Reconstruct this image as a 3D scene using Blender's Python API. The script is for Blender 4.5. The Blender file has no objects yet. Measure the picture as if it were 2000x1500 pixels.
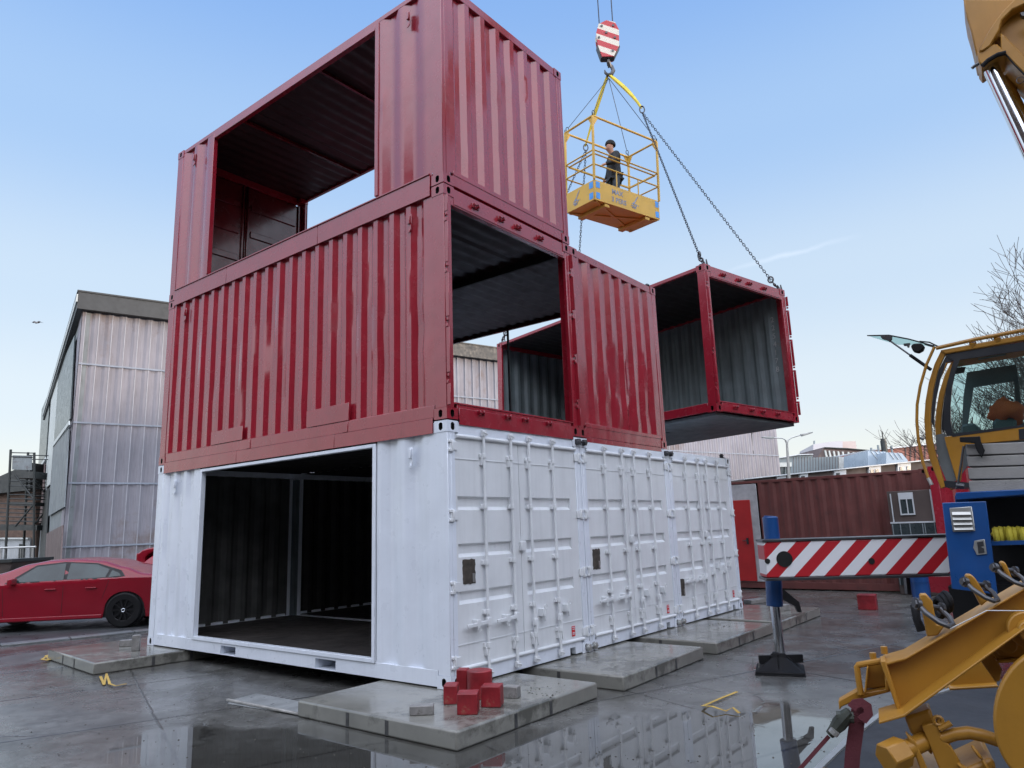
import bpy, math, random
from mathutils import Vector, Matrix
random.seed(7)
S = bpy.context.scene
COL = S.collection
# ------------------------------------------------------------------ camera
CP = Vector((5.00745, -5.27356, 1.48245)); YAW = 2.23753; PIT = 0.1983; ROL = -0.03358; FOC = 1405.04
_f = Vector((math.cos(PIT)*math.cos(YAW), math.cos(PIT)*math.sin(YAW), math.sin(PIT)))
_r = _f.cross(Vector((0, 0, 1))).normalized(); _u = _r.cross(_f)
CR = math.cos(ROL)*_r + math.sin(ROL)*_u; CU = -math.sin(ROL)*_r + math.cos(ROL)*_u; CF = _f
FW = Vector((math.cos(YAW), math.sin(YAW), 0)); RT = Vector((FW.y, -FW.x, 0)); UP = Vector((0, 0, 1))
cam = bpy.data.cameras.new('camera'); camo = bpy.data.objects.new('camera', cam); COL.objects.link(camo)
camo.matrix_world = Matrix(((CR.x, CU.x, -CF.x, CP.x), (CR.y, CU.y, -CF.y, CP.y), (CR.z, CU.z, -CF.z, CP.z), (0, 0, 0, 1)))
cam.sensor_width = 36; cam.lens = FOC*36/2000; cam.clip_end = 3000; cam.clip_start = .05
S.camera = camo
# ------------------------------------------------------------------ world, sun, exposure
SUN_EL = math.radians(7); SUN_ROT = math.radians(76)
w = bpy.data.worlds.new('World'); S.world = w; w.use_nodes = True
wn = w.node_tree.nodes; wl = w.node_tree.links
sky = wn.new('ShaderNodeTexSky'); sky.sky_type = 'NISHITA'; sky.sun_disc = False
sky.sun_elevation = SUN_EL; sky.sun_rotation = SUN_ROT; sky.air_density = 1.0; sky.dust_density = 1.0; sky.ozone_density = 1.6
ga = wn.new('ShaderNodeGamma'); ga.inputs[1].default_value = .62; wl.new(sky.outputs[0], ga.inputs[0])
gs = wn.new('ShaderNodeVectorMath'); gs.operation = 'SCALE'; gs.inputs['Scale'].default_value = 1.68; wl.new(ga.outputs[0], gs.inputs[0])
wt = wn.new('ShaderNodeTexCoord'); wx = wn.new('ShaderNodeSeparateXYZ'); wl.new(wt.outputs['Generated'], wx.inputs[0])
wr = wn.new('ShaderNodeValToRGB'); wl.new(wx.outputs[2], wr.inputs[0]); wr.color_ramp.interpolation = 'EASE'
ST = [(0, (.95, .95, .84)), (.07, (.90, .94, .92)), (.16, (.78, .88, .97)), (.30, (.63, .78, .96)), (.48, (.40, .61, .95)), (.66, (.25, .47, .92)), (1, (.14, .32, .70))]
while len(wr.color_ramp.elements) < len(ST): wr.color_ramp.elements.new(.5)
for e_, (p_, c_) in zip(wr.color_ramp.elements, ST): e_.position = p_; e_.color = (*c_, 1)
g2 = wn.new('ShaderNodeVectorMath'); g2.operation = 'SCALE'; g2.inputs['Scale'].default_value = 3.33; wl.new(wr.outputs[0], g2.inputs[0])
gm = wn.new('ShaderNodeMix'); gm.data_type = 'RGBA'; gm.inputs[0].default_value = .90
wl.new(gs.outputs[0], gm.inputs[6]); wl.new(g2.outputs[0], gm.inputs[7])
# glow added to the unseen sky behind the camera, to brighten the surfaces
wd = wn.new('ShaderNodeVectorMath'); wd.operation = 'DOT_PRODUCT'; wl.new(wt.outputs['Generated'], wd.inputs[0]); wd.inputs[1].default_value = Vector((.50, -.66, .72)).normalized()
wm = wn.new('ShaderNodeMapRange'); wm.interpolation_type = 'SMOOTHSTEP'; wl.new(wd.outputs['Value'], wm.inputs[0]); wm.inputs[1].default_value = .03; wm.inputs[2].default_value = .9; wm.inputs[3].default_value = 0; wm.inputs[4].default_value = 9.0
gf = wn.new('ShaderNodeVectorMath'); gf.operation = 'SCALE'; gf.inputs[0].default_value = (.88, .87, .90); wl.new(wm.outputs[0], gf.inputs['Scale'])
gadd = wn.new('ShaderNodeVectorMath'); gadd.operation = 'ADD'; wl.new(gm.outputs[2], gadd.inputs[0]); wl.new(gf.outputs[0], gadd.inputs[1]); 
def _m(op, a, b):
    m = wn.new('ShaderNodeMath'); m.operation = op
    for i, q in enumerate((a, b)):
        if isinstance(q, (int, float)): m.inputs[i].default_value = q
        else: wl.new(q, m.inputs[i])
    return m.outputs[0]
def _d(v):
    m = wn.new('ShaderNodeVectorMath'); m.operation = 'DOT_PRODUCT'; wl.new(wt.outputs['Generated'], m.inputs[0]); m.inputs[1].default_value = v; return m.outputs['Value']
_px = lambda u, v: (CR*((u-1000)/FOC)+CU*((750-v)/FOC)+CF).normalized()
_a, _b = _px(1425, 528), _px(1650, 468); _t = (_b-_a).normalized(); _c = (_a+_b).normalized(); _n = _a.cross(_b).normalized()   # a faint old contrail
cn = wn.new('ShaderNodeTexNoise'); cn.inputs['Scale'].default_value = 22; cn.inputs['Detail'].default_value = 5; wl.new(wt.outputs['Generated'], cn.inputs[0])
across = _m('DIVIDE', _m('ABSOLUTE', _m('ADD', _d(_n), _m('MULTIPLY', _m('SUBTRACT', cn.outputs[0], .5), .012)), 0), .0042)
along = _m('DIVIDE', _m('ABSOLUTE', _d(_t), 0), .095)
ctr = _m('MULTIPLY', _m('MAXIMUM', _m('SUBTRACT', 1, across), 0), _m('MAXIMUM', _m('SUBTRACT', 1, along), 0))
cs = wn.new('ShaderNodeVectorMath'); cs.operation = 'SCALE'; cs.inputs[0].default_value = (.42, .36, .33); wl.new(ctr, cs.inputs['Scale'])
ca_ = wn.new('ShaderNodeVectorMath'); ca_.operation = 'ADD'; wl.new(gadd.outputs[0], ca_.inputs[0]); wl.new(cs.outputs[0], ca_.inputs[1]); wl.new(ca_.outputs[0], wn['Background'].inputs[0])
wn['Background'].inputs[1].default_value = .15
sd = bpy.data.lights.new('sun', 'SUN'); sd.energy = 1.3; sd.angle = math.radians(3); sd.color = (1, .8, .62)
so = bpy.data.objects.new('sun', sd); COL.objects.link(so)
sv = Vector((math.sin(SUN_ROT)*math.cos(SUN_EL), math.cos(SUN_ROT)*math.cos(SUN_EL), math.sin(SUN_EL)))
so.rotation_euler = sv.to_track_quat('Z', 'Y').to_euler()
S.view_settings.view_transform = 'Standard'; S.view_settings.look = 'None'; S.view_settings.gamma = 1
S.view_settings.exposure = 1.0
# ------------------------------------------------------------------ pixel helpers (photo pixels, 2000 x 1500)
def ray(u, v): return CR*((u-1000)/FOC) + CU*((750-v)/FOC) + CF
def onz(u, v, z): d = ray(u, v); return CP + d*((z-CP.z)/d.z)
def dep(u, v, D): d = ray(u, v); return CP + d*(D/d.dot(FW))
class Plane:      # a vertical plane with local axes a (horizontal), b (up), n (away)
    def __init__(s, P, ang=0.0):
        s.P = P.copy(); c, q = math.cos(ang), math.sin(ang)
        s.n = FW*c + RT*q; s.a = RT*c - FW*q
    def hit(s, u, v):
        d = ray(u, v); return CP + d*((s.P-CP).dot(s.n)/d.dot(s.n))
    def ab(s, u, v): X = s.hit(u, v)-s.P; return (X.dot(s.a), X.z)
# ------------------------------------------------------------------ materials
def nd(nt, t, **k):
    n = nt.nodes.new(t)
    for a, b in k.items(): setattr(n, a, b)
    return n
def ramp(nt, src, stops):
    r = nd(nt, 'ShaderNodeValToRGB'); nt.links.new(src, r.inputs[0]); e = r.color_ramp.elements
    while len(e) < len(stops): e.new(.5)
    for i, (p, c) in enumerate(stops):
        e[i].position = p; e[i].color = (c, c, c, 1) if not isinstance(c, tuple) else (*c, 1)
    return r.outputs[0]
def noise(nt, co, sc, det=4, rough=.55, scale3=None, dist=0):
    if scale3:
        m = nd(nt, 'ShaderNodeMapping'); nt.links.new(co, m.inputs[0]); m.inputs['Scale'].default_value = scale3; co = m.outputs[0]
    n = nd(nt, 'ShaderNodeTexNoise'); nt.links.new(co, n.inputs[0]); n.inputs['Scale'].default_value = sc
    n.inputs['Detail'].default_value = det; n.inputs['Roughness'].default_value = rough; n.inputs['Distortion'].default_value = dist
    return n.outputs[0]
def mixc(nt, f, a, b, bt='MIX'):
    m = nd(nt, 'ShaderNodeMix'); m.data_type = 'RGBA'; m.blend_type = bt
    for s, i in ((f, 0), (a, 6), (b, 7)):
        if isinstance(s, (int, float)): m.inputs[i].default_value = s if i == 0 else (s, s, s, 1)
        elif isinstance(s, tuple): m.inputs[i].default_value = (*s, 1)
        else: nt.links.new(s, m.inputs[i])
    return m.outputs[2]
def mth(nt, op, a, b=0.0, c=0.0):
    m = nd(nt, 'ShaderNodeMath', operation=op)
    for i, s in enumerate((a, b, c)):
        if isinstance(s, (int, float)): m.inputs[i].default_value = s
        else: nt.links.new(s, m.inputs[i])
    return m.outputs[0]
def newmat(name):
    m = bpy.data.materials.new(name); m.use_nodes = True; nt = m.node_tree; b = nt.nodes['Principled BSDF']
    tc = nd(nt, 'ShaderNodeTexCoord'); return m, nt, b, tc.outputs['Object']
def mat(name, col, rough=.5, metal=0, var=.18, vs=2.5, bump=0, bs=25, dirt=None, coat=0, streak=0, rv=.12, dent=0, spec=.5):
    m, nt, b, co = newmat(name)
    n1 = noise(nt, co, vs, 5)
    lo = tuple(c*(1-var) for c in col); hi = tuple(min(1, c*(1+var)) for c in col)
    c = mixc(nt, ramp(nt, n1, [(.3, 0), (.7, 1)]), lo, hi)
    if streak:
        n2 = noise(nt, co, 3, 4, .6, (6, 6, .35))
        c = mixc(nt, mth(nt, 'MULTIPLY', ramp(nt, n2, [(.45, 0), (.75, 1)]), streak), c, tuple(x*.45 for x in col))
    if dirt:
        dc, amt, ds = dirt
        n3 = noise(nt, co, ds, 8, .7)
        c = mixc(nt, ramp(nt, n3, [(1-amt-.06, 0), (1-amt+.06, 1)]), c, dc)
    nt.links.new(c, b.inputs['Base Color'])
    n4 = noise(nt, co, vs*2.3, 4)
    nt.links.new(ramp(nt, n4, [(.25, max(0, rough-rv)), (.75, min(1, rough+rv))]), b.inputs['Roughness'])
    b.inputs['Metallic'].default_value = metal; b.inputs['Specular IOR Level'].default_value = spec
    if coat: b.inputs['Coat Weight'].default_value = coat; b.inputs['Coat Roughness'].default_value = .12
    last = None
    if bump or dent:
        if dent:
            bp = nd(nt, 'ShaderNodeBump'); bp.inputs['Strength'].default_value = dent; bp.inputs['Distance'].default_value = .03
            nt.links.new(noise(nt, co, 3.2, 2, .4, (1, 1, .55)), bp.inputs['Height']); last = bp
        if bump:
            b2 = nd(nt, 'ShaderNodeBump'); b2.inputs['Strength'].default_value = bump; b2.inputs['Distance'].default_value = .004
            nt.links.new(noise(nt, co, bs, 6, .6), b2.inputs['Height'])
            if last: nt.links.new(last.outputs[0], b2.inputs['Normal'])
            last = b2
        nt.links.new(last.outputs[0], b.inputs['Normal'])
    return m
def stripes(name, c1, c2, per, ax=(1, 0, 1), rough=.4, duty=.5, dirt=.6):
    m, nt, b, co = newmat(name)
    sp = nd(nt, 'ShaderNodeSeparateXYZ'); nt.links.new(co, sp.inputs[0])
    s = mth(nt, 'ADD', mth(nt, 'MULTIPLY', sp.outputs[0], ax[0]), mth(nt, 'MULTIPLY', sp.outputs[2], ax[2]))
    fr = mth(nt, 'FRACT', mth(nt, 'ADD', mth(nt, 'DIVIDE', s, per), ax[1]))
    k = mth(nt, 'GREATER_THAN', fr, duty)
    c = mixc(nt, k, c1, c2)
    d = ramp(nt, noise(nt, co, 9, 8, .75), [(dirt, 0), (dirt+.1, 1)])
    c = mixc(nt, d, c, (.12, .1, .09)); nt.links.new(c, b.inputs['Base Color']); b.inputs['Roughness'].default_value = rough
    return m
def glass(name, tint, fac=.12, rough=.02):
    m, nt, b, co = newmat(name); nt.nodes.remove(b)
    t = nd(nt, 'ShaderNodeBsdfTransparent'); t.inputs[0].default_value = (*tint, 1)
    g = nd(nt, 'ShaderNodeBsdfGlossy'); g.inputs[1].default_value = rough
    fr = nd(nt, 'ShaderNodeFresnel'); fr.inputs[0].default_value = 1.5
    f = mth(nt, 'ADD', mth(nt, 'MULTIPLY', fr.outputs[0], .6), fac)
    x = nd(nt, 'ShaderNodeMixShader'); nt.links.new(f, x.inputs[0]); nt.links.new(t.outputs[0], x.inputs[1]); nt.links.new(g.outputs[0], x.inputs[2])
    nt.links.new(x.outputs[0], nt.nodes['Material Output'].inputs[0]); return m
M = {}
M['red'] = mat('red_paint', (.30, .014, .028), .25, var=.10, bump=.08, bs=60, coat=.7, streak=.10, dent=.4, rv=.08, dirt=((.2, .03, .03), .28, 3))
M['red_in'] = mat('shaded_red_paint', (.12, .010, .013), .22, var=.25, bump=.1, coat=.3)  # darker copy of the red paint, interior shade put into the colour
M['white'] = mat('white_paint', (.72, .76, .83), .33, var=.05, bump=.15, bs=60, coat=.25, streak=.08, dent=.2, dirt=((.45, .42, .38), .22, 6))
M['door'] = mat('white_door_paint', (.71, .725, .74), .38, var=.05, bump=.1, coat=.15, streak=.12, dent=.12, dirt=((.45, .42, .38), .24, 7))
M['grey_in'] = mat('grey_interior_paint', (.13, .16, .17), .55, var=.2, bump=.2, streak=.4, dirt=((.16, .09, .06), .3, 4))
M['dark_in'] = mat('dark_interior', (.02, .018, .018), .7, var=.3, streak=.2)  # near-black colour stands in for the shade inside the containers
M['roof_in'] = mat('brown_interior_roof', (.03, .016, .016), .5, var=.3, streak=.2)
M['wood_floor'] = mat('dark_wood_floor', (.035, .03, .027), .5, var=.4, bump=.3)
M['white_in'] = mat('shaded_grimy_white', (.075, .075, .072), .7, var=.3, streak=.5, dirt=((.03, .025, .02), .3, 4))  # streaked white, its base darkened to stand in for interior shade
M['black'] = mat('black_hole', (.004, .004, .004), .8, var=0)  # black colour stands in for the shade inside holes
M['steel'] = mat('dark_steel', (.09, .09, .095), .4, .8, var=.3, dirt=((.12, .06, .03), .35, 12))
M['wetconc'] = mat('wet_concrete', (.22, .215, .19), .16, var=.25, vs=1.6, bump=.35, bs=18, dirt=((.10, .098, .085), .42, 1.6), rv=.12)
M['yellow'] = mat('crane_yellow', (.38, .18, .02), .42, var=.12, bump=.15, bs=70, dirt=((.22, .1, .03), .25, 7), streak=.12)
M['yellow2'] = mat('basket_yellow', (.60, .37, .06), .45, var=.1, dirt=((.3, .15, .04), .22, 9))
M['blue'] = mat('truck_blue', (.008, .06, .21), .35, var=.15, bump=.1, coat=.3, dirt=((.02, .04, .1), .25, 6))
M['alu'] = mat('bare_aluminium', (.42, .42, .40), .4, .7, var=.15)
M['chrome'] = mat('chrome_rod', (.62, .65, .7), .12, 1, var=.05, rv=.05)
M['rubber'] = mat('black_rubber', (.008, .008, .009), .65, var=.3, spec=.25)
M['web'] = mat('maroon_webbing', (.13, .03, .04), .8, var=.25, bump=.5, bs=120)
M['sling'] = mat('yellow_webbing', (.55, .46, .04), .7, var=.15, bump=.3, bs=90)
M['cable'] = mat('steel_cable', (.05, .055, .07), .5, .6, var=.1)
M['tape'] = mat('yellow_strap', (.50, .33, .07), .6, var=.2, dirt=((.25, .12, .03), .35, 14))
M['plaster'] = mat('grey_counterweight', (.27, .26, .245), .8, var=.15, bump=.8, bs=60, dirt=((.10, .09, .08), .33, 8))
M['stripe'] = stripes('red_white_stripes', (.72, .72, .74), (.42, .012, .02), .305, (1, .1, -1.02), dirt=.72)
M['stripe2'] = stripes('block_stripes', (.6, .58, .52), (.4, .03, .04), .30, (.55, .3, 1), dirt=.62)
# ------------------------------------------------------------------ meshes
class MB:
    def __init__(s): s.v = []; s.f = []
    def add(s, vs, fs):
        o = len(s.v); s.v += [Vector(x) for x in vs]; s.f += [tuple(i+o for i in f) for f in fs]; return s
    def box(s, x0, x1, y0, y1, z0, z1):
        return s.add([(x0, y0, z0), (x1, y0, z0), (x1, y1, z0), (x0, y1, z0), (x0, y0, z1), (x1, y0, z1), (x1, y1, z1), (x0, y1, z1)],
                     [(0, 3, 2, 1), (4, 5, 6, 7), (0, 1, 5, 4), (1, 2, 6, 5), (2, 3, 7, 6), (3, 0, 4, 7)])
    def obox(s, c, ax, h):
        c = Vector(c); X, Y, Z = [Vector(a).normalized()*k for a, k in zip(ax, h)]
        P = [c+X*i+Y*j+Z*k for k in (-1, 1) for i, j in ((-1, -1), (1, -1), (1, 1), (-1, 1))]
        return s.add(P, [(0, 3, 2, 1), (4, 5, 6, 7), (0, 1, 5, 4), (1, 2, 6, 5), (2, 3, 7, 6), (3, 0, 4, 7)])
    def beam(s, p, q, w, h, up=UP):
        p = Vector(p); q = Vector(q); d = (q-p); L = d.length; d.normalize(); a = d.cross(up)
        if a.length < 1e-3: a = d.cross(Vector((1, 0, 0)))
        a.normalize(); b = a.cross(d); return s.obox((p+q)/2, (d, a, b), (L/2, w/2, h/2))
    def tube(s, p, q, r, r2=None, n=10, cap=True):
        return s.path([p, q], [r, r if r2 is None else r2], n, cap)
    def path(s, pts, r, n=8, cap=True, closed=False):
        pts = [Vector(p) for p in pts]; m = len(pts); rr = r if isinstance(r, (list, tuple)) else [r]*m
        o = len(s.v); prev = None
        for i, p in enumerate(pts):
            if closed: t = pts[(i+1) % m]-pts[i-1]
            else: t = pts[min(i+1, m-1)]-pts[max(i-1, 0)]
            t = t.normalized() if t.length > 1e-9 else UP
            if prev is None: a = t.cross(UP); a = a if a.length > .05 else t.cross(Vector((1, 0, 0)))
            else: a = prev - t*prev.dot(t)
            a.normalize(); prev = a; b = t.cross(a)
            s.v += [p+(a*math.cos(2*math.pi*k/n)+b*math.sin(2*math.pi*k/n))*rr[i] for k in range(n)]
        for i in range(m if closed else m-1):
            for k in range(n):
                j = (i+1) % m; s.f.append((o+i*n+k, o+i*n+(k+1) % n, o+j*n+(k+1) % n, o+j*n+k))
        if cap and not closed:
            s.f.append(tuple(o+k for k in range(n))[::-1]); s.f.append(tuple(o+(m-1)*n+k for k in range(n)))
        return s
    def prism(s, P, d):       # P: list of 3D points (planar polygon), d: extrusion vector
        P = [Vector(p) for p in P]; d = Vector(d); n = len(P)
        return s.add(P+[p+d for p in P], [tuple(range(n))[::-1], tuple(range(n, 2*n))]+[(i, (i+1) % n, n+(i+1) % n, n+i) for i in range(n)])
    def pp(s, pl, px, t0, t1):  # outline in photo pixels on a vertical plane, given real thickness
        return s.prism([pl.hit(u, v)+pl.n*t0 for u, v in px], pl.n*(t1-t0))
    def disc(s, c, ax, r, h, n=24):
        c = Vector(c); ax = Vector(ax).normalized(); return s.tube(c-ax*h/2, c+ax*h/2, r, n=n)
    def ring(s, c, ax, R, r, n=16, k=6, sx=1, upv=UP):
        c = Vector(c); ax = Vector(ax).normalized(); a = ax.cross(upv); a = a if a.length > .05 else ax.cross(Vector((1, 0, 0))); a.normalize(); b = ax.cross(a)
        return s.path([c+a*R*sx*math.cos(2*math.pi*i/n)+b*R*math.sin(2*math.pi*i/n) for i in range(n)], r, k, closed=True)
MW = {}
def setp(o, label=None, cat=None, group=None, kind=None):
    for k, v in (('label', label), ('category', cat), ('group', group), ('kind', kind)):
        if v: o[k] = v
def thing(name, label, cat, loc=(0, 0, 0), rot=None, group=None):
    o = bpy.data.objects.new(name, None); COL.objects.link(o); o.empty_display_size = .3
    m = Matrix.Translation(Vector(loc)) @ (rot.to_4x4() if rot else Matrix()); o.matrix_world = m; MW[o.name] = m
    setp(o, label, cat, group); return o
def comps(mb):
    par = list(range(len(mb.v)))
    def fd(i):
        while par[i] != i: par[i] = par[par[i]]; i = par[i]
        return i
    for f in mb.f:
        a = fd(f[0])
        for j in f[1:]: par[fd(j)] = a
    out = {}
    for f in mb.f: out.setdefault(fd(f[0]), []).append(f)
    res = []
    for fs in out.values():
        idx = sorted({i for f in fs for i in f}); mp = {i: n for n, i in enumerate(idx)}; b = MB(); b.v = [mb.v[i] for i in idx]; b.f = [tuple(mp[i] for i in f) for f in fs]; res.append(b)
    return res
def build(mb, name, m, parent=None, world=False, smooth=35, bevel=0, seg=1, loc=None, split=False):
    if split:
        for b in comps(mb): o = build(b, name, m, parent, world, smooth, bevel, seg, loc)
        return o
    if loc is not None and parent is None:
        L = Vector(loc); vs = [v-L for v in mb.v]
    elif world and parent is not None:
        inv = MW[parent.name].inverted(); vs = [inv @ v for v in mb.v]
    else: vs = mb.v
    me = bpy.data.meshes.new(name); me.from_pydata([tuple(v) for v in vs], [], mb.f); me.validate()
    o = bpy.data.objects.new(name, me); COL.objects.link(o)
    if m is not None: me.materials.append(M[m] if isinstance(m, str) else m)
    if smooth:
        me.polygons.foreach_set('use_smooth', [True]*len(me.polygons)); me.set_sharp_from_angle(angle=math.radians(smooth))
    if bevel:
        b = o.modifiers.new('bevel', 'BEVEL'); b.width = bevel; b.segments = seg; b.limit_method = 'ANGLE'; b.angle_limit = math.radians(40)
    if parent is not None: o.parent = parent; MW[o.name] = MW[parent.name]
    else:
        if loc is not None: o.location = loc
        MW[o.name] = Matrix.Translation(Vector(loc)) if loc is not None else Matrix()
    return o
def single(mb, name, m, label, cat, loc, group=None, **k):
    o = build(mb, name, m, loc=loc, **k); setp(o, label, cat, group); return o
def struct(mb, name, m, loc=None, **k):
    o = build(mb, name, m, loc=loc, **k); setp(o, kind='structure'); return o
def flipfix(o):
    import bmesh
    b = bmesh.new(); b.from_mesh(o.data); bmesh.ops.recalc_face_normals(b, faces=b.faces); b.to_mesh(o.data); b.free()
def text_mesh(txt, name, size, m, parent, mtx, ext=.002, align='CENTER', bold=0):
    cu = bpy.data.curves.new(name, 'FONT'); cu.body = txt; cu.size = size; cu.extrude = ext; cu.align_x = align; cu.offset = bold; cu.resolution_u = 3
    t = bpy.data.objects.new(name, cu); me = bpy.data.meshes.new_from_object(t); bpy.data.objects.remove(t)
    me.transform(mtx); o = bpy.data.objects.new(name, me); COL.objects.link(o); me.materials.append(M[m]); o.parent = parent; MW[o.name] = MW[parent.name]; return o
# ------------------------------------------------------------------ containers
CL, CW, CH = 6.058, 2.438, 2.591
def corr(mb, P0, U, L, V, LV, N, depth=.036, per=.278, fl=.07, fr=.07, nv=8, wav=.0025, dents=(), seed=0):
    P0 = Vector(P0); U = Vector(U); V = Vector(V); N = Vector(N); rnd = random.Random(seed+int(L*100))
    if L < fl+fr+per*.6: mb.add([P0, P0+U*L, P0+U*L+V*LV, P0+V*LV], [(0, 1, 2, 3)]); return
    us = [(0, 0)]; u = fl; seg = ((.066, 0, 1), (.073, 1, 1), (.066, 1, 0), (.073, 0, 0))
    k = per/.278; ncy = int((L-fl-fr)/per); k = (L-fl-fr)/(ncy*.278)
    us.append((u, 0))
    for c in range(ncy):
        for w_, a, b in seg: u += w_*k; us.append((u, b))
    us[-1] = (L-fr, 0); us.append((L, 0))
    ph = [rnd.uniform(0, 6.28) for _ in us]
    o = len(mb.v)
    for j in range(nv+1):
        v = LV*j/nv
        for i, (u, d) in enumerate(us):
            off = -depth*d + wav*math.sin(v*4.3+ph[i])*math.sin(math.pi*j/nv)
            for du, dv, r, a in dents:
                off += a*math.exp(-((u-du)**2+((v-dv)*.6)**2)/(r*r))
            mb.v.append(P0+U*u+V*v+N*off)
    n = len(us)
    for j in range(nv):
        for i in range(n-1): mb.f.append((o+j*n+i, o+j*n+i+1, o+(j+1)*n+i+1, o+(j+1)*n+i))
def casting(mb, blk, x0, x1, y0, y1, z0, z1, ysign, xsign):
    # box with an oval hole in its outward long-side face (ysign) and end face (xsign)
    mb.add([(x0, y0, z0), (x1, y0, z0), (x1, y1, z0), (x0, y1, z0), (x0, y0, z1), (x1, y0, z1), (x1, y1, z1), (x0, y1, z1)], [(0, 3, 2, 1), (4, 5, 6, 7)])
    for face, sg in (('y', -1), ('y', 1), ('x', -1), ('x', 1)):
        if face == 'y':
            o = Vector((x0, y0 if sg < 0 else y1, z0)); U = Vector((x1-x0, 0, 0)); nn = Vector((0, sg, 0))
        else:
            o = Vector((x0 if sg < 0 else x1, y0, z0)); U = Vector((0, y1-y0, 0)); nn = Vector((sg, 0, 0))
        V = Vector((0, 0, z1-z0))
        if (face == 'y' and sg != ysign) or (face == 'x' and sg != xsign):
            mb.add([o, o+U, o+U+V, o+V], [(0, 1, 2, 3)]); continue
        c = o+U*.5+V*.5; n = 16; out = []; inn = []
        hu, hv = .027, .041
        for k in range(n):
            a = 2*math.pi*(k+.5)/n; ca, sa = math.cos(a), math.sin(a); m_ = max(abs(ca), abs(sa))
            out.append(c+U*.5*ca/m_+V*.5*sa/m_)
            inn.append(c+U.normalized()*(hu*max(-1, min(1, ca*1.25)))+V.normalized()*(hv*sa))
        # exact rectangle corners
        for cu, cv in ((-1, -1), (1, -1), (1, 1), (-1, 1)):
            tgt = c+U*.5*cu+V*.5*cv; i = min(range(n), key=lambda q: (out[q]-tgt).length); out[i] = tgt
        dp = [p-nn*.05 for p in inn]
        mb.add(out+inn, [(i, (i+1) % n, n+(i+1) % n, n+i) for i in range(n)])
        blk.add(inn+dp, [(i, (i+1) % n, n+(i+1) % n, n+i) for i in range(n)]+[tuple(range(n, 2*n))])
def two(mb, blk):
    nf = len(mb.f); mb.add(blk.v, blk.f); return nf
def lashing(mb, x, z, y=-.001, s=1):
    mb.box(x-.028, x+.028, y-.010, y, z-.10, z+.10)
    mb.box(x-.018, x+.018, y-.030, y-.010, z-.02, z+.08)
    mb.box(x-.015, x+.015, y-.022, y-.010, z-.125, z-.08)
def keepers(root, m, zs=(2.49, .105), ys=(.52, .978, 1.301, 1.763)):
    for z in zs:
        for y in ys:
            k = MB(); k.box(-.005, .012, y-.06, y+.06, z-.028, z+.028)
            k.box(.008, .045, y-.05, y-.03, z-.03, z+.02); k.box(.008, .045, y+.02, y+.04, z-.02, z+.03)
            k.tube((.0, y-.01, z), (.06, y+.0, z+.01), .013, n=6); k.box(.03, .055, y-.06, y-.02, z-.012, z+.012)
            build(k, 'cam_keeper', m, root, bevel=.003)
def hinge_plates(root, m, y, sgn, zc=(.42, 1.02, 1.62, 2.2)):
    # strip of the door post with gaps where the doors hung
    zz = [.14]+[z for c in zc for z in (c-.06, c+.06)]+[2.45]
    for a, b in zip(zz[::2], zz[1::2]):
        k = MB(); y0, y1 = (y-.006, y+.006) ; k.box(.001, .05, y0, y1, a, b); build(k, 'hinge_strip', m, root, bevel=.002)
    for c in zc:
        k = MB(); k.box(.001, .03, y-.012, y+.03*sgn+.012*(sgn > 0), c-.055, c-.02) if sgn > 0 else k.box(.001, .03, y-.03, y+.012, c-.055, c-.02)
        k.box(.001, .028, min(y, y+.03*sgn), max(y, y+.03*sgn), c+.02, c+.05)
        build(k, 'hinge_lug', m, root, bevel=.002)
def groove_leaf(mb, ya, yb, z0, z1, x, grooves, ga, gb, dp=.032):
    # door leaf front: flat margins and pressed horizontal grooves between ga and gb
    zs = [z0]
    prof = [(z0, 0)]
    for hi, lo in sorted(grooves, key=lambda g: g[1]):
        prof += [(lo, 0), (lo+.035, dp), (hi-.022, dp), (hi, 0)]
    prof.append((z1, 0))
    for y0, y1 in ((ya, ga), (gb, yb)):
        mb.add([(x, y0, z0), (x, y1, z0), (x, y1, z1), (x, y0, z1)], [(0, 1, 2, 3)])
    o = [(x-d, ga, z) for z, d in prof]+[(x-d, gb, z) for z, d in prof]; n = len(prof)
    mb.add(o, [(i, n+i, n+i+1, i+1) for i in range(n-1)])
    for i in range(1, n-1, 4):
        for y in (ga, gb): mb.add([(x-prof[i+q][1], y, prof[i+q][0]) for q in range(4)], [(0, 1, 2, 3)])
    mb.box(x-.05, x-.04, ya, yb, z0, z1)
    for y in (ya, yb): mb.add([(x, y, z0), (x, y, z1), (x-.045, y, z1), (x-.045, y, z0)], [(0, 1, 2, 3)])
    for z in (z0, z1): mb.add([(x, ya, z), (x, yb, z), (x-.045, yb, z), (x-.045, ya, z)], [(0, 1, 2, 3)])
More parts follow.
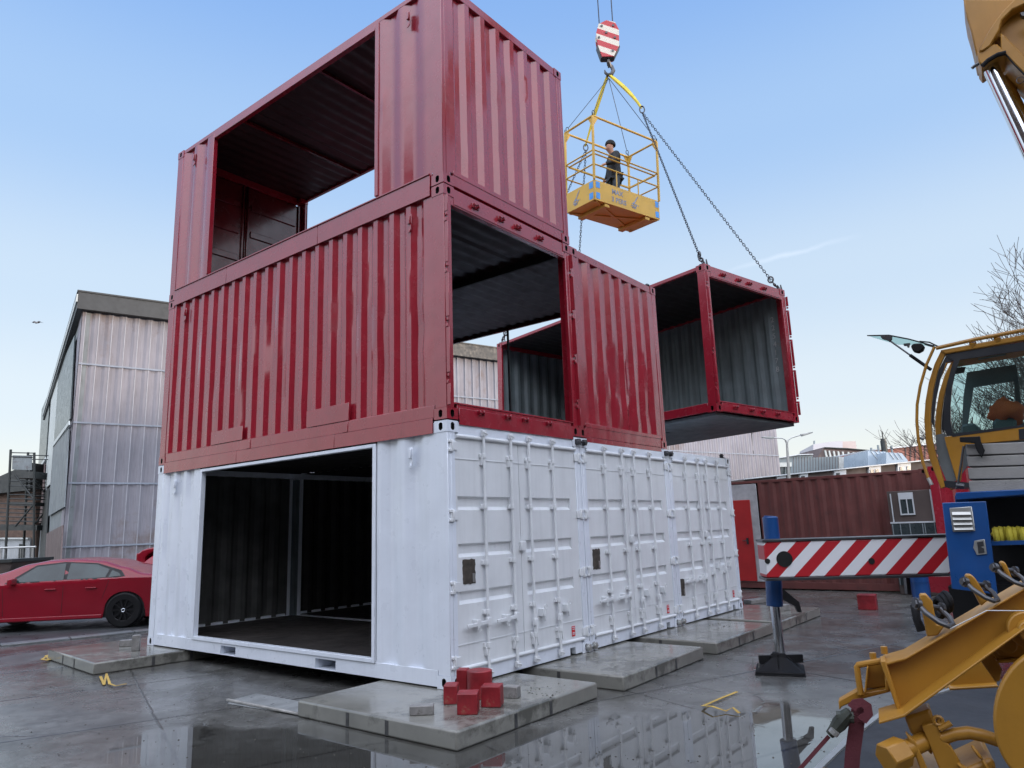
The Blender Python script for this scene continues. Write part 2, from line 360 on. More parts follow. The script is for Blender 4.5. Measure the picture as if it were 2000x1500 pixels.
def doors(root, m, var=0):
    G = [(1.823, 1.684), (1.352, 1.217), (.889, .763)]
    for side, (ya, yb, ga, gb, rods) in enumerate(((.085, 1.165, .15, 1.0, (.53, .99)), (1.175, 2.353, 1.26, 2.17, (1.32, 1.79)))):
        d = MB(); groove_leaf(d, ya, yb, .17, 2.43, -.012, G, ga, gb)
        do = build(d, 'door', m, root)
        s = MB(); s.box(-.014, -.004, ya-.004 if side == 0 else yb-.016, ya+.016 if side == 0 else yb+.004, .17, 2.43)
        s.box(-.012, -.006, ya, yb, 2.20, 2.206); s.box(-.012, -.006, ya, yb, .38, .388)
        build(s, 'door_gasket', m, do)
        for y in rods:
            r = MB(); r.tube((.032, y, .07), (.032, y, 2.50), .0165, n=10)
            for z in (.085, 2.49): r.box(.012, .055, y-.03, y+.03, z-.03, z+.03); r.tube((.05, y-.035, z+.012), (.05, y+.04, z-.01), .013, n=6)
            ro = build(r, 'lock_rod', m, do, bevel=.003)
            for z in (.34, .66, 1.15, 1.72, 2.25):
                b = MB(); b.box(-.012, .02, y-.045, y+.045, z-.022, z+.022); b.tube((.032, y, z-.026), (.032, y, z+.026), .026, n=10)
                if z in (.34, 2.25): b.box(-.012, .03, y-.03, y+.03, z-.10, z-.02)
                build(b, 'rod_guide', m, do, bevel=.003)
            hz = .567 if var < 2 else (.62 if y < 1 else .78)
            h = MB()
            if side == 0:
                h.beam((.05, y-.005, hz), (.055, y-.34, hz-.012), .022, .034); h.box(.02, .06, y-.03, y+.03, hz-.04, hz+.04)
                h.box(-.012, .065, y-.20, y-.14, hz-.03, hz+.035); h.ring((.062, y-.17, hz-.055), (1, 0, 0), .022, .005, 10, 5)
            else:
                h.beam((.05, y, hz-.10), (.055, y+.02, hz-.34), .022, .03); h.box(.02, .06, y-.03, y+.03, hz-.13, hz-.06)
                h.box(-.012, .06, y+.12, y+.2, hz-.05, hz+.03); h.ring((.062, y+.17, hz+.05), (1, 0, 0), .026, .006, 10, 5); h.beam((.05, y+.16, hz+.02), (.05, y+.16, hz-.1), .014, .03)
            build(h, 'handle', m, ro, bevel=.003)
        for z in (.241, .935, 1.629, 2.331):
            y = .03 if side == 0 else CW-.03; q = 1 if side == 0 else -1
            h = MB(); h.box(-.01, .012, min(y, y+q*.11), max(y, y+q*.11), z-.045, z+.045); h.tube((.012, y+q*.03, z-.06), (.012, y+q*.03, z+.06), .016, n=8)
            h.box(.0, .02, min(y-q*.02, y+q*.03), max(y-q*.02, y+q*.03), z-.06, z-.03); h.box(.0, .02, min(y-q*.02, y+q*.03), max(y-q*.02, y+q*.03), z+.03, z+.06)
            build(h, 'hinge', m, do, bevel=.003)
    k = MB(); k.tube((.0, .12, 2.435), (.0, 2.32, 2.435), .022, n=10); k.tube((.0, .12, .165), (.0, 2.32, .165), .02, n=10); build(k, 'drip_bar', m, root, split=True)
    k = MB(); k.box(-.012, .03, 1.13, 1.21, 1.24, 1.34); build(k, 'seal_box', m, root, bevel=.006)
    return root
def patch(root, y0, y1, z0, z1):
    rnd = random.Random(int(y0*100)); pts = []
    def ed(a, b, n, f):
        for i in range(n): t = i/n; pts.append(f(a+(b-a)*t, rnd.uniform(-.006, .006)))
    ed(y0, y1, 7, lambda t, e: (-.006, t, z0+e)); ed(z0, z1, 9, lambda t, e: (-.006, y1+e+(.012 if .45 < (t-z0)/(z1-z0) < .55 else 0), t))
    ed(y1, y0, 7, lambda t, e: (-.006, t, z1+e)); ed(z1, z0, 9, lambda t, e: (-.006, y0+e, t))
    k = MB(); k.prism(pts, (-.006, 0, 0)); k.f = [f for f in k.f]; return build([k][0], 'bare_patch', 'barep', root, smooth=0)
def container(name, label, loc, m, side0=None, side1=None, end0='corr', end1='corr', rot=None, inner=None, roofm='roof_in', frame='', group=None, dents0=(), dentsE=(), pockets=None, group2=None, rails=(.16, .06), castm=None, seed=0, floorm='wood_floor', under=None):
    root = thing(name, label, 'container', loc, rot, group)
    castm = castm or m
    for sx in (0, 1):
        for sy in (0, 1):
            x0, x1 = (-.178, 0) if sx else (-CL, -CL+.178); y0, y1 = (0, .162) if not sy else (CW-.162, CW)
            for z0, z1 in ((0, .118), (CH-.118, CH)):
                a, b = MB(), MB(); casting(a, b, x0-.004*(not sx), x1+.004*sx, y0-.004*(not sy), y1+.004*sy, z0, z1, -1 if not sy else 1, 1 if sx else -1)
                nf = two(a, b); o = build(a, 'corner_casting', castm, root, smooth=30); o.data.materials.append(M['black'])
                nb = len(b.f); 
                for pf in o.data.polygons[-nb:]: pf.material_index = 1
            p = MB()
            # post: side plate, end plate and inner return
            px0, px1 = (-.165, 0) if sx else (-CL, -CL+.165)
            q0, q1 = (0, .05) if not sy else (CW-.05, CW)
            p.box(px0, px1, q0, q1, .118, CH-.118)
            e0, e1 = ((-.05, 0) if sx else (-CL, -CL+.05)); r0, r1 = ((.05, .115) if not sy else (CW-.115, CW-.05))
            p.box(e0, e1, r0, r1, .118, CH-.118)
            build(p, 'corner_post', m, root, bevel=.004)
    # rails
    for sy, sd in ((0, side0), (1, side1)):
        y0, y1 = (0.004, .06) if not sy else (CW-.06, CW-.004)
        if not (sd == 'none'):
            k = MB(); k.box(-CL+.178, -.178, y0, y1, CH-.075, CH-.012); build(k, 'top_rail', m, root, bevel=.004)
        k = MB(); xs = [-CL+.178, -.178]
        if pockets and not sy:
            for a, b in pockets: xs[-1:-1] = [a, b]
        for a, b in zip(xs[::2], xs[1::2]): k.box(a, b, y0, y1, .012, .162)
        if pockets and not sy:
            for a, b in pockets:
                k.box(a, b, y0, y1, .125, .162); k.box(a, b, y0, y1, .012, .022)
                for x in (a-.001, b-.003): k.box(x, x+.004, y1, 1.0, .022, .125)
                k.box(a, b, y1, 1.0, .121, .125); k.box(a, b, y1, 1.0, .018, .022)
        build(k, 'bottom_rail', m, root, bevel=.004)
        n = -1 if not sy else 1; yo = .006 if not sy else CW-.006
        segs = sd if isinstance(sd, list) else ([(-CL+.165, -.165)] if sd == 'corr' else [])
        for si, (a, b) in enumerate(segs):
            k = MB(); corr(k, (a, yo, .162), (1, 0, 0), b-a, (0, 0, 1), CH-.075-.162, (0, n, 0), dents=dents0 if not sy else (), seed=seed+si, fl=.075, fr=.075)
            build(k, 'side_wall', m, root, smooth=25)
            if inner:
                k = MB(); corr(k, (a, yo-n*.003, .162), (1, 0, 0), b-a, (0, 0, 1), CH-.075-.162, (0, n, 0), dents=dents0 if not sy else (), seed=seed+si, fl=.075, fr=.075)
                build(k, 'inner_wall', inner, root, smooth=25)
    for sx, e in ((1, end0), (0, end1)):
        s = 1 if sx else -1; X = 0 if sx else -CL
        def bx(k, d0, d1, y0, y1, z0, z1): k.box(min(X-s*d0, X-s*d1), max(X-s*d0, X-s*d1), y0, y1, z0, z1)
        k = MB(); bx(k, .004, .07, .162, CW-.162, CH-.118 if e == 'corr' else 2.375 if e == 'open' else 2.44, CH-.008)
        if e == 'open': bx(k, -.004, .004, .17, CW-.17, 2.392, 2.40); bx(k, .004, .07, .115, .162, 2.375, CH-.118); bx(k, .004, .07, CW-.162, CW-.115, 2.375, CH-.118)
        build(k, 'end_header', m, root, bevel=.004)
        k = MB()
        if e == 'none' and sx: bx(k, .004, .07, .162, 2.03, .012, .16); bx(k, .004, .07, 2.03, 2.14, .09, .16); bx(k, .004, .07, 2.14, CW-.162, .012, .16)
        else: bx(k, .004, .07, .162, CW-.162, .012, .16)
        if e == 'open': bx(k, -.002, .16, .115, CW-.115, .162, .182)
        if e == 'corr': bx(k, -.002, .05, .162, CW-.162, .14, .195)
        build(k, 'end_sill', m, root, bevel=.004)
        if e == 'corr':
            k = MB(); P = (X-s*.006, .115, .16); corr(k, P, (0, 1, 0), CW-.23, (0, 0, 1), CH-.118-.16, (s, 0, 0), depth=.046, per=.262, dents=dentsE if sx else (), seed=seed+9, fl=.09, fr=.09, nv=14 if dentsE and sx else 8)
            build(k, 'end_wall', m, root, smooth=25)
            if inner:
                k = MB(); corr(k, (X-s*.009, .115, .16), (0, 1, 0), CW-.23, (0, 0, 1), CH-.118-.16, (s, 0, 0), depth=.046, per=.262, dents=dentsE if sx else (), seed=seed+9, fl=.09, fr=.09, nv=14 if dentsE and sx else 8); build(k, 'inner_end_wall', inner, root, smooth=25)
        if e == 'doors' and sx: doors(root, m, seed)
        if e == 'doors' and not sx:
            k = MB(); k.box(-CL+.006, -CL+.011, .085, 2.353, .17, 2.44); build(k, 'door_seal', 'dark_in', root)
            for ya, yb in ((.085, 1.21), (1.225, 2.353)):
                k = MB(); k.box(-CL+.012, -CL+.05, ya, yb, .17, 2.43)
                for z in (.55, 1.05, 1.55, 2.05): k.box(-CL+.05, -CL+.075, ya+.1, yb-.1, z-.06, z+.06)
                for y in (ya+.02, yb-.06): k.box(-CL+.05, -CL+.085, y, y+.04, .17, 2.43)
                build(k, 'door', inner or m, root, bevel=.01)
    k = MB(); corr(k, (-CL+.06, .05, CH-.02), (1, 0, 0), CL-.12, (0, 1, 0), CW-.1, (0, 0, 1), depth=.02, per=.21, nv=2); ro = build(k, 'roof', m, root, smooth=25)
    k = MB(); corr(k, (-CL+.06, .05, CH-.023), (1, 0, 0), CL-.12, (0, 1, 0), CW-.1, (0, 0, 1), depth=.02, per=.21, nv=2); build(k, 'ceiling', roofm, root, smooth=25)
    k = MB(); k.box(-CL+.06, -.072, .062, CW-.062, .13, .158); build(k, 'floor', floorm, root)
    k = MB()
    for i in range(19):
        x = -.4-i*.29
        if pockets and any(a-.1 < x < b+.1 for a, b in pockets): continue
        k.box(x-.02, x+.02, .062, CW-.062, .02, .128)
    if under:
        k = MB(); k.box(-1.75, -.09, .075, CW-.02, -.055, .0); k.box(-CL+.09, -2.12, .075, CW-.02, -.055, .0); k.box(-2.12, -1.75, .9, CW-.02, -.055, .0)
        build(k, 'underside_plate', under, root, bevel=.004)
    else: build(k, 'cross_members', 'dark_in', root)
    return root
M['barep'] = mat('bare_brown_metal', (.055, .045, .035), .6, var=.5, vs=12)
M['sticker'] = mat('red_sticker', (.6, .03, .04), .4, var=.1)
STK = 2.606
# level 1: three white containers side by side
white_pockets = [(-4.09, -3.737), (-2.10, -1.736)]
GY = CW+.012
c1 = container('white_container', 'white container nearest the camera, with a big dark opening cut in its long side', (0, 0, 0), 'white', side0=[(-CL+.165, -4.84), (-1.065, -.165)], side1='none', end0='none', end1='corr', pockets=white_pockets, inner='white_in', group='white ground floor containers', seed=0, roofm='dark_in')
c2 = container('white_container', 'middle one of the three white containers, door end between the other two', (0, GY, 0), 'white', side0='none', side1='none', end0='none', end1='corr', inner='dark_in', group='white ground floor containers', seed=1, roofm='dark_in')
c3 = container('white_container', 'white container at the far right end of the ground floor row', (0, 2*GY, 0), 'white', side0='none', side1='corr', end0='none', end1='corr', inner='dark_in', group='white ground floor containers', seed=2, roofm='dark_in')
for i, c in enumerate((c1, c2, c3)):
    doors(c, 'door', i)
    y0, y1, z0, z1 = ((.209, .391, .952, 1.193), (.175, .345, .945, 1.192), (.13, .26, .409, .651))[i]
    patch(c, y0, y1, z0, z1)
    k = MB(); k.box(-.006, -.002, y1-.045, y1-.012, z0+.015, z0+.1); build(k, 'small_label', 'alu', c)
    k = MB(); k.box(-.008, -.004, 2.08, 2.145, .215, .33); so_ = build(k, 'warning_sticker', 'sticker', c)
    for z in (.315, .295, .255, .24): 
        k = MB(); k.box(-.004, -.003, 2.088, 2.137, z-.004, z+.004); build(k, 'sticker_line', 'white', so_)
# opening frame of the near white container
k = MB(); z0, z1, x0, x1 = .20, 2.412, -4.765, -1.13
k.box(x0-.05, x0, -.012, .06, z0-.045, z1+.04); k.box(x1, x1+.05, -.012, .06, z0-.045, z1+.04); k.box(x0, x1, -.012, .06, z1, z1+.04); k.box(x0, x1, -.012, .06, z0-.045, z0)
build(k, 'opening_frame', 'white', c1, bevel=.004)
for x in (-5.5, -.52): k = MB(); lashing(k, x, 2.26, -.002); build(k, 'lashing_bracket', 'white', c1, bevel=.004)
# a freestanding white column inside where first and second container meet
k = MB(); k.box(-CL+.05, -CL+.17, CW-.08, CW-.02, .16, 2.45); build(k, 'inner_post', 'grey_in', c1)
# level 2
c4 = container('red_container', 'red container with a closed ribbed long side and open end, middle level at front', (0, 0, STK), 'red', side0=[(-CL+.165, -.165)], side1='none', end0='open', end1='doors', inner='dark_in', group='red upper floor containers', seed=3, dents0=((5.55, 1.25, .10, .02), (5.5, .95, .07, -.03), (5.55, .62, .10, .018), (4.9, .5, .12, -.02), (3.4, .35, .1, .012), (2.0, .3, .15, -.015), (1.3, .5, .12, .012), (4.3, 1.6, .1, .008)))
keepers(c4, 'red'); hinge_plates(c4, 'red', .012, 1); hinge_plates(c4, 'red', CW-.012, -1)
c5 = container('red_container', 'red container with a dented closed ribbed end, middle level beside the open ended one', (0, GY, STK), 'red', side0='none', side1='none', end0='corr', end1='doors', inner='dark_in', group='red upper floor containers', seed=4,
    dentsE=tuple((random.uniform(.25, 2.1), random.uniform(.12, 1.0), random.uniform(.04, .09), random.choice((-1, 1))*random.uniform(.012, .03)) for _ in range(34)))
k = MB(); k.box(-CL+.178, -.178, CW-.06, CW-.004, CH-.10, CH-.012); build(k, 'top_rail', 'red_in', c5)
k = MB(); k.box(-CL+.178, -.178, CW-.02, CW+.03, CH-.10, CH-.012); build(k, 'top_rail', 'red_in', c4)
k = MB(); k.box(-CL+.178, -.178, CW-.07, CW-.025, CH-.14, CH-.012); build(k, 'ceiling_beam', 'dark_in', c4, split=True)
# level 3
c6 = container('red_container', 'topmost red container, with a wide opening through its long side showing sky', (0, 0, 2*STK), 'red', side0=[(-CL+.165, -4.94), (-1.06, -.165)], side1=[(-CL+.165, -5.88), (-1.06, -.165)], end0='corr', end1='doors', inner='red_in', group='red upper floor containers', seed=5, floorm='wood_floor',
    dentsE=tuple((random.uniform(.25, 2.1), random.uniform(.3, 2.1), random.uniform(.05, .12), random.choice((-1, 1))*random.uniform(.006, .014)) for _ in range(14)))
k = MB(); z0, z1, x0, x1 = .19, 2.43, -4.915, -1.125
k.box(x0-.04, x0, -.008, .06, z0, CH-.075); k.box(x1, x1+.065, -.008, .06, z0, CH-.075); k.box(x0, x1, -.008, .06, z1, CH-.075)
build(k, 'opening_frame', 'red', c6, bevel=.004)
k = MB(); k.box(-4.3+.0, -4.26, .06, CW-.06, CH-.09, CH-.045); k.box(-2.42, -2.38, .06, CW-.06, CH-.09, CH-.045); build(k, 'ceiling_beam', 'red_in', c6, split=True)
for c in (c4, c6):
    for x in (-5.5, -.52): k = MB(); lashing(k, x, 2.28, -.002); build(k, 'lashing_bracket', 'red', c, bevel=.004)
k = MB(); k.box(-4.56, -3.76, -.010, .004, .162, .35); k.box(-2.35, -1.546, -.010, .004, .162, .37); build(k, 'pocket_cover_plate', 'red', c4, bevel=.003, split=True)
# sheet metal strips over the joints between the levels
def strip(xs, z0, z1, lab, zt):
    for i, (a, b) in enumerate(zip(xs[:-1], xs[1:])):
        k = MB(); k.box(a+.003, b-.003, -.016, -.006, z0, z1); build(k, 'joint_strip', 'red', lab, world=True, bevel=.002)
strip([-5.87, -3.878, -1.796, -.19], 2.468, 2.628, c4, 0)
k = MB(); k.box(-5.84, -.18, -.007, .003, 2.632, 2.76); build(k, 'rail_cover', 'red', c4, world=True, bevel=.002)
k = MB()
for x in (-3.62, -1.62): k.box(x-.03, x+.06, -.014, -.007, 2.635, 2.75)
build(k, 'joint_plate', 'red', c4, world=True, bevel=.002, split=True)
strip([-5.87, -4.35, -2.2, -.19], 5.105, 5.352, c4, 0)
k = MB(); k.box(-5.87, -.19, -.03, -.006, 5.352, 5.365); build(k, 'joint_ledge', 'red', c4, world=True)
# lower sill plate of the open end
k = MB(); k.box(.004, .012, .175, CW-.15, 2.555, 2.73); build(k, 'sill_plate', 'red', c4, world=True, bevel=.003)
k = MB(); k.box(-.05, -.002, CW+.16+.012, 2*CW-.16, 2.55, 2.615); build(k, 'sill_plate', 'red', c5, world=True, bevel=.003)
# hanging container
HL = Vector((.3855, 6.0446, 3.2792)); HR = (Matrix.Rotation(-.2438, 3, 'Z') @ Matrix.Rotation(-.012, 3, 'Y') @ Matrix.Rotation(-.0196, 3, 'X'))
c7 = container('hanging_container', 'red container with grey inside hanging from the crane chains beside the stack', HL, 'red', side0='open', side1='corr', end0='open', end1='corr', rot=HR, inner='grey_in', seed=6, under='grey_in', roofm='dark_in')
keepers(c7, 'red'); hinge_plates(c7, 'red', .012, 1); hinge_plates(c7, 'red', CW+.006, 1)
M['num'] = mat('faded_white_paint', (.35, .36, .36), .7, var=.3)
for i, ch in enumerate('2254178'):
    text_mesh(ch, 'stencilled_digit', .15, 'num', c7, Matrix.Translation((-.30, CW-.03, 2.02-i*.165)) @ Matrix.Rotation(math.pi/2, 4, 'X'), .001)
# clamps between container corners
def clamp(y, z, lab, m='steel', s=1):
    k = MB(); k.tube((.03, y-.11, z), (.03, y+.11, z), .016, n=8)
    for q in (-.07, .07): k.box(.0, .055, y+q-.02, y+q+.02, z-.04, z+.035); k.tube((.03, y+q-.035, z), (.03, y+q-.02, z), .03, n=6); k.tube((.03, y+q+.02, z), (.03, y+q+.035, z), .03, n=6)
    single(k, 'bridge_clamp', m, lab, 'clamp', (.03, y, z), 'bolted clamps joining container corners', bevel=.003)
yj = CW+.006; yk = 2*CW+.018
clamp(yj, 2.535, 'dark bolted clamp at the top corners between the near and middle white containers')
clamp(yk, 2.535, 'dark bolted clamp at the top corners between the middle and far white containers')
clamp(yj, .06, 'pale bolted clamp at the bottom corners between the near and middle white containers', 'alu')
clamp(yk, .06, 'pale bolted clamp at the bottom corners between the middle and far white containers', 'alu')
def twist(x, y, z, lab, grp=None):
    k = MB(); k.box(x-.05, x+.05, y-.04, y+.04, z, z+.02); k.tube((x, y, z+.02), (x, y, z+.06), .03, .045, n=8); k.tube((x, y, z+.06), (x, y, z+.085), .045, .012, n=8)
    single(k, 'twist_lock', 'steel', lab, 'twist lock', (x, y, z), grp, bevel=.003)
twist(-.09, 3*CW-.09, CH, 'dark twist lock standing alone on the top far right corner of the white row')
twist(-.09, 2*CW-.07, CH+STK, 'dark twist lock on the top right corner of the dented red container')
# thin prop post in the open side of the dented container
_d = ray(994, 720); _X = CP + _d*((2*CW-.03-CP.y)/_d.y); k = MB(); k.tube((_X.x, 2*CW-.03, STK+.16), (_X.x, 2*CW-.03, STK+CH-.08), .022, n=8); build(k, 'prop_post', 'dark_in', c5, world=True)
# ------------------------------------------------------------------ ground
G = -.15
def prj(X):
    d = Vector(X)-CP; z = d.dot(CF); return (1000+FOC*d.dot(CR)/z, 750-FOC*d.dot(CU)/z)
def ground_mat():
    m, nt, b, co = newmat('wet_concrete_yard')
    sp = nd(nt, 'ShaderNodeSeparateXYZ'); nt.links.new(co, sp.inputs[0]); x, y = sp.outputs[0], sp.outputs[1]
    wob = mth(nt, 'MULTIPLY', mth(nt, 'SUBTRACT', noise(nt, co, 2.5, 5), .5), .03)
    n_ = mth(nt, 'ADD', mth(nt, 'ADD', mth(nt, 'MULTIPLY', x, .94), mth(nt, 'MULTIPLY', y, -.345)), mth(nt, 'ADD', 3.40+204, wob))
    t_ = mth(nt, 'ADD', mth(nt, 'ADD', mth(nt, 'MULTIPLY', x, .345), mth(nt, 'MULTIPLY', y, .94)), mth(nt, 'ADD', 2.38+204, wob))
    def line(v, w_):
        f = mth(nt, 'FRACT', mth(nt, 'DIVIDE', v, 2.04)); f = mth(nt, 'MINIMUM', f, mth(nt, 'SUBTRACT', 1, f)); return mth(nt, 'SUBTRACT', 1, mth(nt, 'MINIMUM', mth(nt, 'DIVIDE', f, w_), 1))
    ln = mth(nt, 'MAXIMUM', line(n_, .010), line(t_, .0075))
    # tone of each plate differs a little
    ci = nd(nt, 'ShaderNodeCombineXYZ'); nt.links.new(mth(nt, 'FLOOR', mth(nt, 'DIVIDE', n_, 2.04)), ci.inputs[0]); nt.links.new(mth(nt, 'FLOOR', mth(nt, 'DIVIDE', t_, 2.04)), ci.inputs[1])
    wh = nd(nt, 'ShaderNodeTexWhiteNoise'); nt.links.new(ci.outputs[0], wh.inputs[0])
    big = noise(nt, co, .9, 6, .6, dist=.4); mid = noise(nt, co, 5, 8, .65, (1, 1, 1), .6); fine = noise(nt, co, 60, 4, .6)
    c = mixc(nt, ramp(nt, big, [(.32, 0), (.68, 1)]), (.09, .089, .083), (.17, .168, .157))
    c = mixc(nt, ramp(nt, mid, [(.38, .8), (.58, 0)]), c, (.062, .06, .053))
    c = mixc(nt, ramp(nt, noise(nt, co, .45, 8, .7, dist=1.2), [(.47, 0), (.6, .75)]), c, (.05, .047, .04))
    c = mixc(nt, mth(nt, 'MULTIPLY', wh.outputs[0], .25), c, (.10, .10, .105))
    c = mixc(nt, ramp(nt, fine, [(.62, 0), (.72, .4)]), c, (.35, .35, .33))
    # puddles: where the plates sag
    pn = mth(nt, 'MULTIPLY', mth(nt, 'SUBTRACT', noise(nt, co, .9, 5, .6), .5), 1.5)
    mask = None
    for (u, v, rx, ry, an) in PUD:
        X = onz(u, v, G); ca, sa = math.cos(an), math.sin(an)
        dx = mth(nt, 'SUBTRACT', x, X.x); dy = mth(nt, 'SUBTRACT', y, X.y)
        a = mth(nt, 'DIVIDE', mth(nt, 'ADD', mth(nt, 'MULTIPLY', dx, ca), mth(nt, 'MULTIPLY', dy, sa)), rx)
        bb = mth(nt, 'DIVIDE', mth(nt, 'ADD', mth(nt, 'MULTIPLY', dx, -sa), mth(nt, 'MULTIPLY', dy, ca)), ry)
        q = mth(nt, 'SUBTRACT', 1, mth(nt, 'SQRT', mth(nt, 'ADD', mth(nt, 'MULTIPLY', a, a), mth(nt, 'MULTIPLY', bb, bb))))
        mask = q if mask is None else mth(nt, 'MAXIMUM', mask, q)
    mask = mth(nt, 'ADD', mask, mth(nt, 'MULTIPLY', pn, .95))
    pud = ramp(nt, mask, [(.0, 0), (.3, 1)])
    damp = ramp(nt, mask, [(-.0, 0), (.0, 0)])
    c = mixc(nt, mth(nt, 'MULTIPLY', pud, .6), c, (.035, .034, .03))
    vo = nd(nt, 'ShaderNodeTexVoronoi'); vo.feature = 'DISTANCE_TO_EDGE'; vo.inputs['Scale'].default_value = .33
    wv = nd(nt, 'ShaderNodeVectorMath', operation='ADD'); nt.links.new(co, wv.inputs[0]); dv = nd(nt, 'ShaderNodeTexNoise'); dv.inputs['Scale'].default_value = 2.2; dv.inputs['Detail'].default_value = 6; nt.links.new(co, dv.inputs[0])
    sv_ = nd(nt, 'ShaderNodeVectorMath', operation='SCALE'); sv_.inputs['Scale'].default_value = .5; nt.links.new(dv.outputs[1], sv_.inputs[0]); nt.links.new(sv_.outputs[0], wv.inputs[1]); nt.links.new(wv.outputs[0], vo.inputs[0])
    crack = mth(nt, 'MULTIPLY', ramp(nt, vo.outputs[0], [(.0, 1), (.006, 0)]), ramp(nt, noise(nt, co, .5, 3), [(.48, 0), (.56, .8)]))
    ln = mth(nt, 'MAXIMUM', ln, crack)
    c = mixc(nt, ln, c, (.018, .017, .016))
    nt.links.new(c, b.inputs['Base Color'])
    wet = ramp(nt, noise(nt, co, 1.1, 5, .6, dist=.3), [(.35, .15), (.65, .36)])
    r = mixc(nt, pud, wet, .015); nt.links.new(r, b.inputs['Roughness'])
    ior = mth(nt, 'ADD', 1.55, mth(nt, 'MULTIPLY', pud, .45)); nt.links.new(ior, b.inputs['IOR'])
    bp = nd(nt, 'ShaderNodeBump'); bp.inputs['Distance'].default_value = .01
    h = mth(nt, 'ADD', mth(nt, 'MULTIPLY', noise(nt, co, 14, 8, .65), .5), mth(nt, 'MULTIPLY', ln, -1.2))
    nt.links.new(h, bp.inputs['Height']); nt.links.new(mth(nt, 'MULTIPLY', mth(nt, 'SUBTRACT', 1, mth(nt, 'MULTIPLY', pud, .985)), .38), bp.inputs['Strength'])
    nt.links.new(bp.outputs[0], b.inputs['Normal'])
    return m
PUD = [(1330, 1440, 1.55, 1.0, .9), (1080, 1480, 1.2, .9, .3), (650, 1480, 1.3, .9, .2), (430, 1470, 1.3, .75, .2), (1560, 1430, .8, .6, .8), (1480, 1480, .8, .7, .9), (250, 1290, .5, .2, 0)]
M['ground'] = ground_mat()
k = MB(); k.add([(-700, -700, G), (700, -700, G), (700, 700, G), (-700, 700, G)], [(0, 1, 2, 3)]); struct(k, 'ground', 'ground', smooth=0)
M['asphalt'] = mat('wet_asphalt', (.05, .052, .055), .4, var=.3, bump=.8, bs=90, vs=1.5, rv=.2)
M['kerb'] = mat('kerb_concrete', (.16, .165, .165), .45, var=.25, bump=.4, vs=4, dirt=((.1, .05, .045), .4, 2))
A = onz(0, 1262, G); B = onz(300, 1231, G); dr = (B-A).normalized(); nr = Vector((-dr.y, dr.x, 0))
if nr.x > 0: nr = -nr
k = MB(); P, Q = A-dr*30+nr*.02, A+dr*60+nr*.02; k.add([P+Vector((0, 0, .006)), Q+Vector((0, 0, .006)), Q+nr*14+Vector((0, 0, .006)), P+nr*14+Vector((0, 0, .006))], [(0, 1, 2, 3)]); struct(k, 'road', 'asphalt', smooth=0)
k = MB()
for i in range(-14, 40): k.beam(A+dr*(i*1.0+.01)+Vector((0, 0, .012)), A+dr*(i*1.0+.985)+Vector((0, 0, .012)), .30, .035)
struct(k, 'kerb', 'kerb', bevel=.008)
# ------------------------------------------------------------------ concrete slabs under the containers
def slab(cx, cy, an, lab, sz=2.0, th=.146):
    R = Matrix.Rotation(an, 4, 'Z'); L = Vector((cx, cy, G)); k = MB(); h = sz/2; n = 8; rnd = random.Random(int(cx*7+cy*31))
    k.box(-h, h, -h, h, .001, th); k.v = [R @ v for v in k.v]
    o = build(k, 'concrete_slab', 'wetconc', bevel=.018, seg=2); o.location = L; setp(o, lab, 'slab', 'concrete slabs under the white containers')
    MW[o.name] = Matrix.Translation(L)
    g = MB()
    for a in (-.28, .22):
        for s, ax in ((1, 0), (-1, 0), (1, 1), (-1, 1)):
            if ax == 0: g.box(s*h-.003, s*h+.003, a-.02, a+.02, .012, th-.02)
            else: g.box(a-.02, a+.02, s*h-.003, s*h+.003, .012, th-.02)
    g.v = [R @ v for v in g.v]; build(g, 'side_mark', 'markm', o, smooth=0)
    return o
M['markm'] = mat('dark_side_mark', (.05, .05, .05), .6, var=.4, vs=14)
s0 = slab(.0, .0, .0, 'wet concrete slab under the near corner of the white container, carrying the red wooden blocks')
slab(.06, 2.34, .02, 'wet concrete slab under the joint of the near and middle white containers')
slab(.07, 4.72, -.01, 'wet concrete slab under the joint of the middle and far white containers')
slab(.11, 6.95, .0, 'wet concrete slab under the far right corner of the white row, with a stone lying on it')
slab(-6.02, -.02, -.09, 'wet concrete slab under the left corner of the near white container, with grey bricks standing on it')
slab(-6.0, 2.4, .0, 'wet concrete slab in the dark under the rear of the white containers'); slab(-6.0, 4.8, .0, 'wet concrete slab at the back of the white row under the middle container')
M['pwood'] = mat('pale_wet_wood', (.33, .32, .30), .5, var=.3, vs=9)
# rectangular paler patch and white line on the ground beside the slab
M['pale'] = mat('pale_concrete', (.24, .25, .25), .35, var=.3, bump=.4, vs=5)
# small things on the slabs
M['redwood'] = mat('red_painted_wood', (.23, .012, .018), .45, var=.4, vs=5, bump=.6, bs=30, dirt=((.26, .15, .09), .36, 7))
M['dwood'] = mat('worn_dark_wood', (.16, .07, .06), .6, var=.35, vs=8, bump=.5)
M['brick'] = mat('grey_brick', (.22, .21, .20), .5, var=.3, vs=9, bump=.6, dirt=((.12, .11, .1), .4, 12))
def blk(name, m, lab, cat, x, y, z, sx, sy, sz, an, grp=None, bev=.008, rnd=0):
    k = MB(); k.box(-sx/2, sx/2, -sy/2, sy/2, 0, sz)
    R = Matrix.Rotation(an, 4, 'Z'); k.v = [R @ v for v in k.v]
    o = build(k, name, m, bevel=bev, seg=2); o.location = (x, y, z); setp(o, lab, cat, grp); MW[o.name] = Matrix.Translation(Vector((x, y, z))); return o
RB = 'red wooden blocks at the corner of the white container'
def at0(u, v): X = onz(u, v, -.004); return X.x, X.y
x, y = at0(915, 1392); blk('wooden_block', 'redwood', 'front red wooden block with a scuffed pale top edge', 'block', x, y, -.004, .17, .17, .165, .62, RB)
